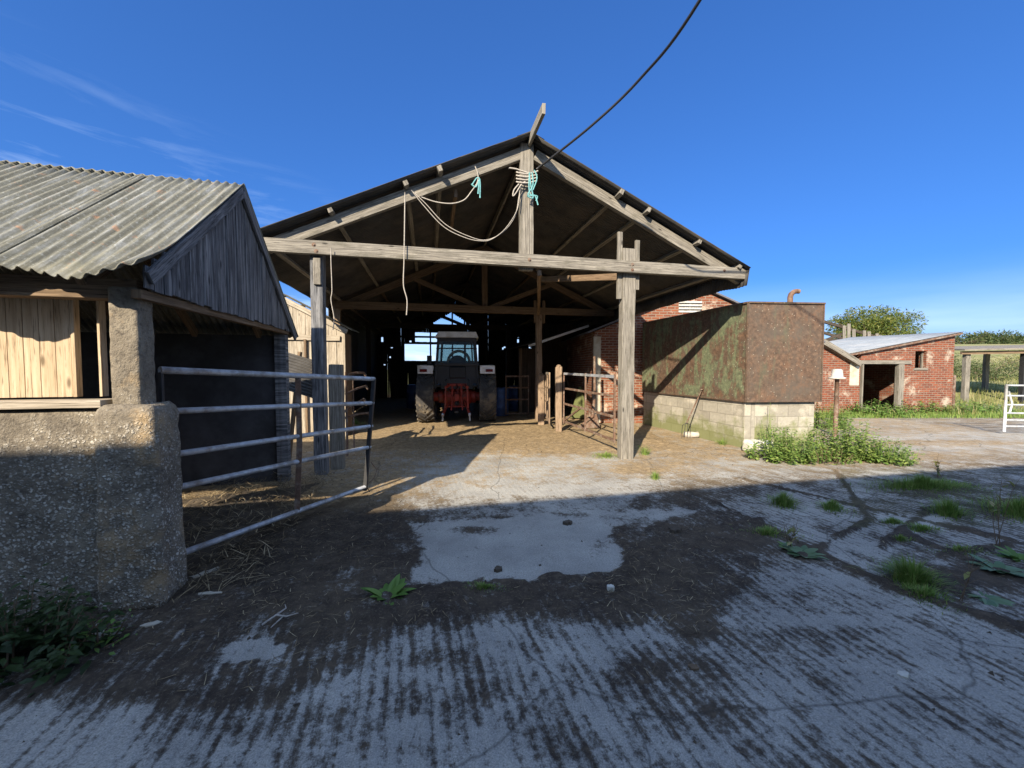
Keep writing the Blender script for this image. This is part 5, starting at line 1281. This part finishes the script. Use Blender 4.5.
def bush(c, rx, ry, h, n, lw, label, mat='nettle', name='nettle_bush', cat='bush', stems=55, floor=0.0, group=None):
    c = Vector(c); t = thing(name, label, cat, tuple(c), group=group); lf = MB(); st = MB()
    for i in range(stems):
        a = random.uniform(0, 6.283); q = random.random() ** .6; b0 = c + Vector((math.cos(a) * rx * q, math.sin(a) * ry * q, 0))
        hh = h * (1.08 - .6 * q * q) * random.uniform(.7, 1.12) * (1 + .25 * noise.noise(b0 * 1.7)); tip = b0 + Vector((math.cos(a) * .12 * q, math.sin(a) * .12 * q, hh))
        st.tube([b0, b0.lerp(tip, .5) + rv(.03), tip], [.006, .005, .002], 4, False)
        m_ = int(n / stems)
        for k in range(m_):
            t_ = (k + random.random()) / m_; p = b0.lerp(tip, .08 + .92 * t_) + rv(.075)
            a2 = random.uniform(0, 6.283); d = Vector((math.cos(a2), math.sin(a2), random.uniform(-.25, .35)))
            l = lw * (1.1 - .55 * t_) * random.uniform(.45, 1.3); leaf(lf, p, d, ZU + rv(.5), l, l * .55, .35)
    st.build('stems', 'stalk' if random.random() < .5 else mat, t); lf.build('leaves', mat, t); return t
b1 = G(795, 462); b2 = G(868, 463); 
bush((b1.x - .08, b1.y + .15, 0), .48, .32, .56, 2600, .07, 'nettle bush growing against the front of the block plinth')
bush((b1.x + .55, b1.y + .05, 0), .38, .26, .24, 1100, .055, 'low spreading nettles between the two taller nettle bushes')
bush((b2.x - .15, b2.y + .35, 0), .52, .38, .72, 3200, .075, 'tall nettle bush at the foot of the vent post')
bush((b2.x + .42, b2.y + .06, 0), .36, .26, .36, 1500, .065, 'rounded nettles at the right end of the nettle row')
bush(P(832, 420, 10.4) * 1.0 - ZU * P(832, 420, 10.4).z, .5, .4, .7, 1500, .08, 'nettles rising behind the vent post beside the tank')
bush((P(768, 440, 7.5).x, 7.48, 0), .12, .06, .85, 160, .05, 'thin climbing stems against the pale corner of the plinth', stems=8)
random.seed(5)
oo = lambda px, D: (P(px, 400, D).x, D, 0)
bush(oo(880, 13.0), 1.0, .5, .42, 1700, .12, 'broad leaved weeds across the outhouse doorway', 'dock', 'weed_clump')
bush(oo(925, 13.4), 1.3, .5, .45, 2000, .10, 'weeds along the brick front under the outhouse window', 'nettle', 'weed_clump')
bush(oo(975, 13.6), 1.3, .5, .40, 1600, .10, 'weeds right of the outhouse corner', 'dock', 'weed_clump')
# dark leaves in the lower left corner
bush((-2.80, 2.04, 0), .46, .20, .40, 1500, .075, 'dark leafy weeds at the foot of the roughcast wall', 'darkleaf', 'ivy_clump', stems=50)
bush((-2.42, 2.20, 0), .16, .10, .14, 110, .05, 'small green sprigs at the foot of the pier', 'dock', 'weed_clump', stems=10)
# rough grass on the field side, beyond counting
random.seed(77)
mb = MB()
for _ in range(15000):
    y = 12.2 + 16 * random.random() ** 1.5; x = random.uniform(8.6, 34)
    if y < 13.2 + .05 * (x - 9) and x < 14.4 and x < 12: continue
    if y < 12.6 + .35 * noise.noise(Vector((x * .8, y, 0))): continue
    if 10.8 < x < 16.6 and 13.2 < y < 17.5: continue
    z = max(terrain(x, y), -.01); p = Vector((x, y, z)); cl = noise.noise(p * .7)
    hh = (.34 + .28 * cl) * random.uniform(.5, 1.2); ln = rv(.5); ln.z = 0
    blade(mb, p, ln, hh, .022, 2)
o = mb.build('rough_grass', 'drygrass'); tag(o, 'tall rough yellow green grass beyond the outhouse and round the pole shed', 'grass', kind='stuff')
mb = MB()
for _ in range(7000):
    x = random.uniform(8.4, 22); y0 = 12.3 + .06 * (x - 9); y = y0 + random.random() ** 1.3 * 1.1
    if 12.9 < y and 10.9 < x < 16.4: y = 12.9 - random.random() * .6
    p = Vector((x, y, 0)); ln = rv(.5); ln.z = 0; blade(mb, p, ln, random.uniform(.08, .26), .012, 2)
o = mb.build('verge_grass', 'grass'); tag(o, 'short green grass verge along the far edge of the yard', 'grass', kind='stuff')
# bramble / hedge masses in field
def canopy(mb, c, rx, ry, rz, n, lw, lobes=7):
    L_ = []
    for i in range(lobes):
        a = random.uniform(0, 6.283); q = random.uniform(.2, .75); L_.append((c + Vector((math.cos(a) * rx * q, math.sin(a) * ry * q, random.uniform(-.35, .55) * rz)), random.uniform(.32, .55)))
    for i in range(n):
        lc, s_ = random.choice(L_); v = rv(); v.normalize(); k = random.random() ** .4
        p = lc + Vector((v.x * rx * s_, v.y * ry * s_, v.z * rz * s_)) * k + rv(.12 * lw * 5)
        l = lw * random.uniform(.6, 1.3); leaf(mb, p, rv() + v * .6, ZU * .6 + rv(.8), l, l * .7, .2, 1)
def tree(loc, h, rx, rz, n, lw, label, mat='tree', name='tree', group=None, trunk=True):
    loc = Vector(loc); t = thing(name, label, 'tree', tuple(loc), group=group)
    tk_ = MB(); c = loc + ZU * (h - rz)
    r0 = h * .028
    tk_.tube([loc - ZU * .3, loc + ZU * h * .25, loc + ZU * h * .5], [r0 * 1.3, r0, r0 * .75], 10)
    for i in range(9):
        a = random.uniform(0, 6.283); e = c + Vector((math.cos(a) * rx * .7, math.sin(a) * rx * .7, random.uniform(-.3, .6) * rz)); s_ = loc + ZU * h * random.uniform(.25, .5)
        tk_.tube([s_, s_.lerp(e, .5) + ZU * .06 * h, e], [r0 * .45, r0 * .28, r0 * .08], 6)
    tk_.build('trunk', 'bark', t)
    lf = MB(); canopy(lf, c, rx, rx * .8, rz, n, lw, 13); lf.build('crown', mat, t); return t
random.seed(12)
tt = P(868, 345, 42); tree((tt.x + .2, 42, 0), 9.0, 4.4, 3.6, 17000, .30, 'green broadleaf tree rising behind the brick outhouse roof')
t2 = P(903, 345, 46); tree((t2.x + .2, 46, 0), 6.2, 2.0, 1.5, 3200, .28, 'smaller paler tree at the right foot of the large broadleaf tree')
far = [(965, 1.0, 95, 5), (985, .8, 100, 4.2), (1005, .7, 105, 3.4), (1024, .75, 105, 4)]
far_l = ['rounded dark tree on the field skyline just right of the outhouse', 'second far tree on the skyline above the pole shed roof', 'low far tree on the skyline above the middle of the pole shed roof', 'far tree on the skyline at the right edge']
for i, (px, s_, D, hh) in enumerate(far):
    q = P(px, 345, D); z = terrain(q.x, D)
    tree((q.x, D, z - hh * .45), hh + 1.0, 4.4 * s_ + 1.8, hh * .6, 1800, .8, far_l[i], 'hedge', 'hedgerow_tree', group='far hedgerow trees')
for (px, D, rx, h, lb) in ((985, 25, 2.6, 1.3, 'bramble thicket in the field left of the second shed post'), (1010, 30, 3.2, 2.1, 'taller olive bush seen under the pole shed roof'), (958, 27, 2.2, 1.2, 'dark bramble clump behind the outhouse corner'), (1045, 26, 3, 1.6, 'bramble clump at the far right'), (930, 32, 3.0, 1.5, 'bramble clump beyond the outhouse')):
    q = P(px, 370, D); z = terrain(q.x, D); t = thing('bramble_bush', lb, 'bush', (q.x, D, z)); mb = MB(); canopy(mb, Vector((q.x, D, z + h * .35)), rx, 1.2, h * .7, 2200, .14, 9); mb.build('leaves', 'hedge' if 'olive' not in lb else 'drygrass', t)
    mb = MB(); 
    for k in range(8): mb.tube([Vector((q.x + random.uniform(-rx, rx) * .6, D, z - .1)), Vector((q.x + random.uniform(-rx, rx) * .7, D + random.uniform(-.5, .5), z + h * .6))], [.03, .01], 5)
    mb.build('stems', 'bark', t)

# ================================================= LITTER ON THE YARD
random.seed(99)
def zat(x, y): return soil_z(x, y, dirt_at(x, y))
mb = MB(); cnt = 0
while cnt < 14000:
    y = .9 + 10 * random.random() ** 1.6; x = random.uniform(-4.6, 4.5)
    px, py = proj(x, y); d = dirt_at(x, y)
    w = max(0, d - .5) * 1.5
    dens = .25
    for (cx, cy, rx, ry, v) in ((670, 585, 75, 40, 1.6), (250, 640, 170, 50, 1.0), (230, 530, 120, 60, 1.8), (420, 440, 120, 30, .9), (560, 440, 90, 18, .7), (700, 625, 60, 14, 1.2)):
        dens += v * math.exp(-(((px - cx) / rx) ** 2 + ((py - cy) / ry) ** 2))
    if random.random() > w * dens: continue
    cnt += 1
    a = random.uniform(0, 6.283); l = random.uniform(.02, .09) * (1.5 if random.random() < .08 else 1); p = Vector((x, y, zat(x, y) + random.uniform(.002, .018))); d_ = Vector((math.cos(a), math.sin(a), random.uniform(-.18, .22))) * l; s_ = Vector((-math.sin(a), math.cos(a), 0)) * random.uniform(.0008, .002)
    mid = p + d_ * .5 + rv(.006); b0 = len(mb.v); mb.v += [tuple(p - s_), tuple(p + s_), tuple(mid - s_), tuple(mid + s_), tuple(p + d_)]
    mb.f += [(b0, b0 + 1, b0 + 3, b0 + 2), (b0 + 2, b0 + 3, b0 + 4)]; mb.uv += [(0, 0)] * 7
o = mb.build('straw_litter', 'straw'); tag(o, 'loose straw scattered over the soil of the yard', 'straw', kind='stuff')
# thick straw bedding behind the gate inside the shed mouth
mb = MB()
for _ in range(5200):
    s_ = random.uniform(-1.9, .55); q = random.uniform(-1.4, 1.6); c = A0 + US * s_ + VS * q
    hz = .03 + .10 * max(0, 1 - abs(s_ + .1) / 1.3) * (1 + noise.noise(c * 2))
    a = random.uniform(0, 6.283); l = random.uniform(.06, .22); p = c + ZU * (hz * random.uniform(.3, 1.0)); d_ = Vector((math.cos(a), math.sin(a), random.uniform(-.3, .4))) * l; w_ = Vector((-math.sin(a), math.cos(a), 0)) * .0025
    mid = p + d_ * .5 + ZU * .012; b0 = len(mb.v); mb.v += [tuple(p - w_), tuple(p + w_), tuple(mid - w_), tuple(mid + w_), tuple(p + d_)]
    mb.f += [(b0, b0 + 1, b0 + 3, b0 + 2), (b0 + 2, b0 + 3, b0 + 4)]; mb.uv += [(0, 0)] * 7
o = mb.build('straw_bedding', 'straw'); tag(o, 'trampled straw bedding behind the metal gate', 'straw', kind='stuff')
mb = MB(); vs = []; fs = []; nxx = 44; nyy = 40
for j in range(nyy + 1):
    for i in range(nxx + 1):
        c = A0 + US * (-3.2 + 4.0 * i / nxx) + VS * (-1.55 + 3.15 * j / nyy); e_ = max(0, 1 - abs(-1.2 + 4.0 * (i / nxx - .5)) / 2.2)
        ed = min(1, 4 * min(i / nxx, 1 - i / nxx, j / nyy, 1 - j / nyy)); vs.append(c + ZU * (-.02 + ed * (.06 + .05 * noise.noise(c * 2) + .03 * noise.noise(c * 8))))
for j in range(nyy):
    for i in range(nxx): a = j * (nxx + 1) + i; fs.append((a, a + 1, a + nxx + 2, a + nxx + 1))
mb.mesh(vs, fs); o = mb.build('bedding_soil', 'crumb', smooth=True); tag(o, 'trodden muck on the shed floor behind the metal gate', 'soil', kind='stuff')
# soil crumbs, pebbles
mb = MB(); cnt = 0
while cnt < 4500:
    y = 1.0 + 8 * random.random() ** 1.7; x = random.uniform(-4, 6.5); d = dirt_at(x, y)
    if random.random() > max(.06, d - .35): continue
    cnt += 1; r_ = random.choice([.003, .004, .006, .009, .013]) * random.uniform(.6, 1.3); c = Vector((x, y, zat(x, y) + r_ * .3)); b0 = len(mb.v)
    mb.v += [tuple(c + Vector((math.cos(k * 2.1 + x) * r_ * random.uniform(.7, 1.2), math.sin(k * 2.1 + x) * r_ * random.uniform(.7, 1.2), -r_ * .3))) for k in range(3)] + [tuple(c + rv(r_ * .4) + ZU * r_ * .6)]
    for f in ((0, 1, 3), (1, 2, 3), (2, 0, 3)): mb.f.append(tuple(b0 + k for k in f)); mb.uv += [(0, 0)] * 3
o = mb.build('soil_crumbs', 'crumb'); tag(o, 'dark soil crumbs and grit over the yard', 'soil', kind='stuff')
# pale fragments by the pier and other single bits
def chip(px, py, L_, W_, ang, label, mat='plaster', h=.006, name='plaster_fragment'):
    c = G(px, py); c.z = zat(c.x, c.y); mb = MB(); a = U_(ang); b_ = V_(ang); pl_ = []
    for k in range(16):
        t_ = 2 * math.pi * k / 16; pl_.append(c + a * (math.cos(t_) * L_ * .6 * random.uniform(.65, 1.15)) + b_ * (math.sin(t_) * W_ * .7 * random.uniform(.45, 1.3)) + ZU * .0)
    mb.prism(pl_, ZU * h); o = mb.build(name, mat); tag(o, label, 'fragment'); recenter(o, c)
chip(198, 578, .26, .055, 62, 'long pale plaster fragment lying along the right side of the pier'); chip(208, 596, .16, .03, 5, 'thin pale plaster sliver right of the pier foot')
chip(98, 638, .24, .06, 14, 'pale plaster fragment lying in front of the pier'); chip(65, 640, .14, .03, 10, 'small pale plaster sliver near the dark leafy weeds'); chip(152, 626, .09, .035, 20, 'short plaster bit at the front corner of the pier')
random.seed(4)
chip(568, 524, .09, .06, 10, 'dark clod on the bare central concrete', 'crumb', .03, 'soil_clod'); chip(498, 571, .06, .05, 40, 'small dark clod on the lower part of the central concrete', 'crumb', .025, 'soil_clod'); chip(675, 533, .1, .07, 0, 'dark clod at the right end of the pale concrete', 'crumb', .03, 'soil_clod')
chip(610, 592, .05, .04, 0, 'little pale stone in the dark soil band', 'stone_white', .03, 'pebble'); chip(694, 668, .05, .03, 0, 'brown leaf scrap near the bottom soil patch', 'stalk', .01, 'leaf_scrap'); chip(903, 675, .05, .035, 20, 'white scrap on the right hand concrete slab', 'stone_white', .008, 'paper_scrap')
# dry root
q = G(262, 628); q.z = .02; mb = MB(); mb.tube([q, q + Vector((.06, .05, .03)), q + Vector((.12, .05, .02)), q + Vector((.17, .10, .01))], [.006, .007, .005, .003], 6); mb.tube([q + Vector((.06, .05, .03)), q + Vector((.08, .12, .03)), q + Vector((.05, .16, .03))], [.006, .004, .002], 6); mb.tube([q + Vector((.10, .05, .02)), q + Vector((.08, -.04, .01))], [.005, .003], 6)
o = mb.build('dry_root', 'rope', smooth=True); tag(o, 'pale forked dry root lying on the soil below the gate', 'root'); recenter(o, q)
for o in list(bpy.data.objects):
    if '_off' in o: del o['_off']
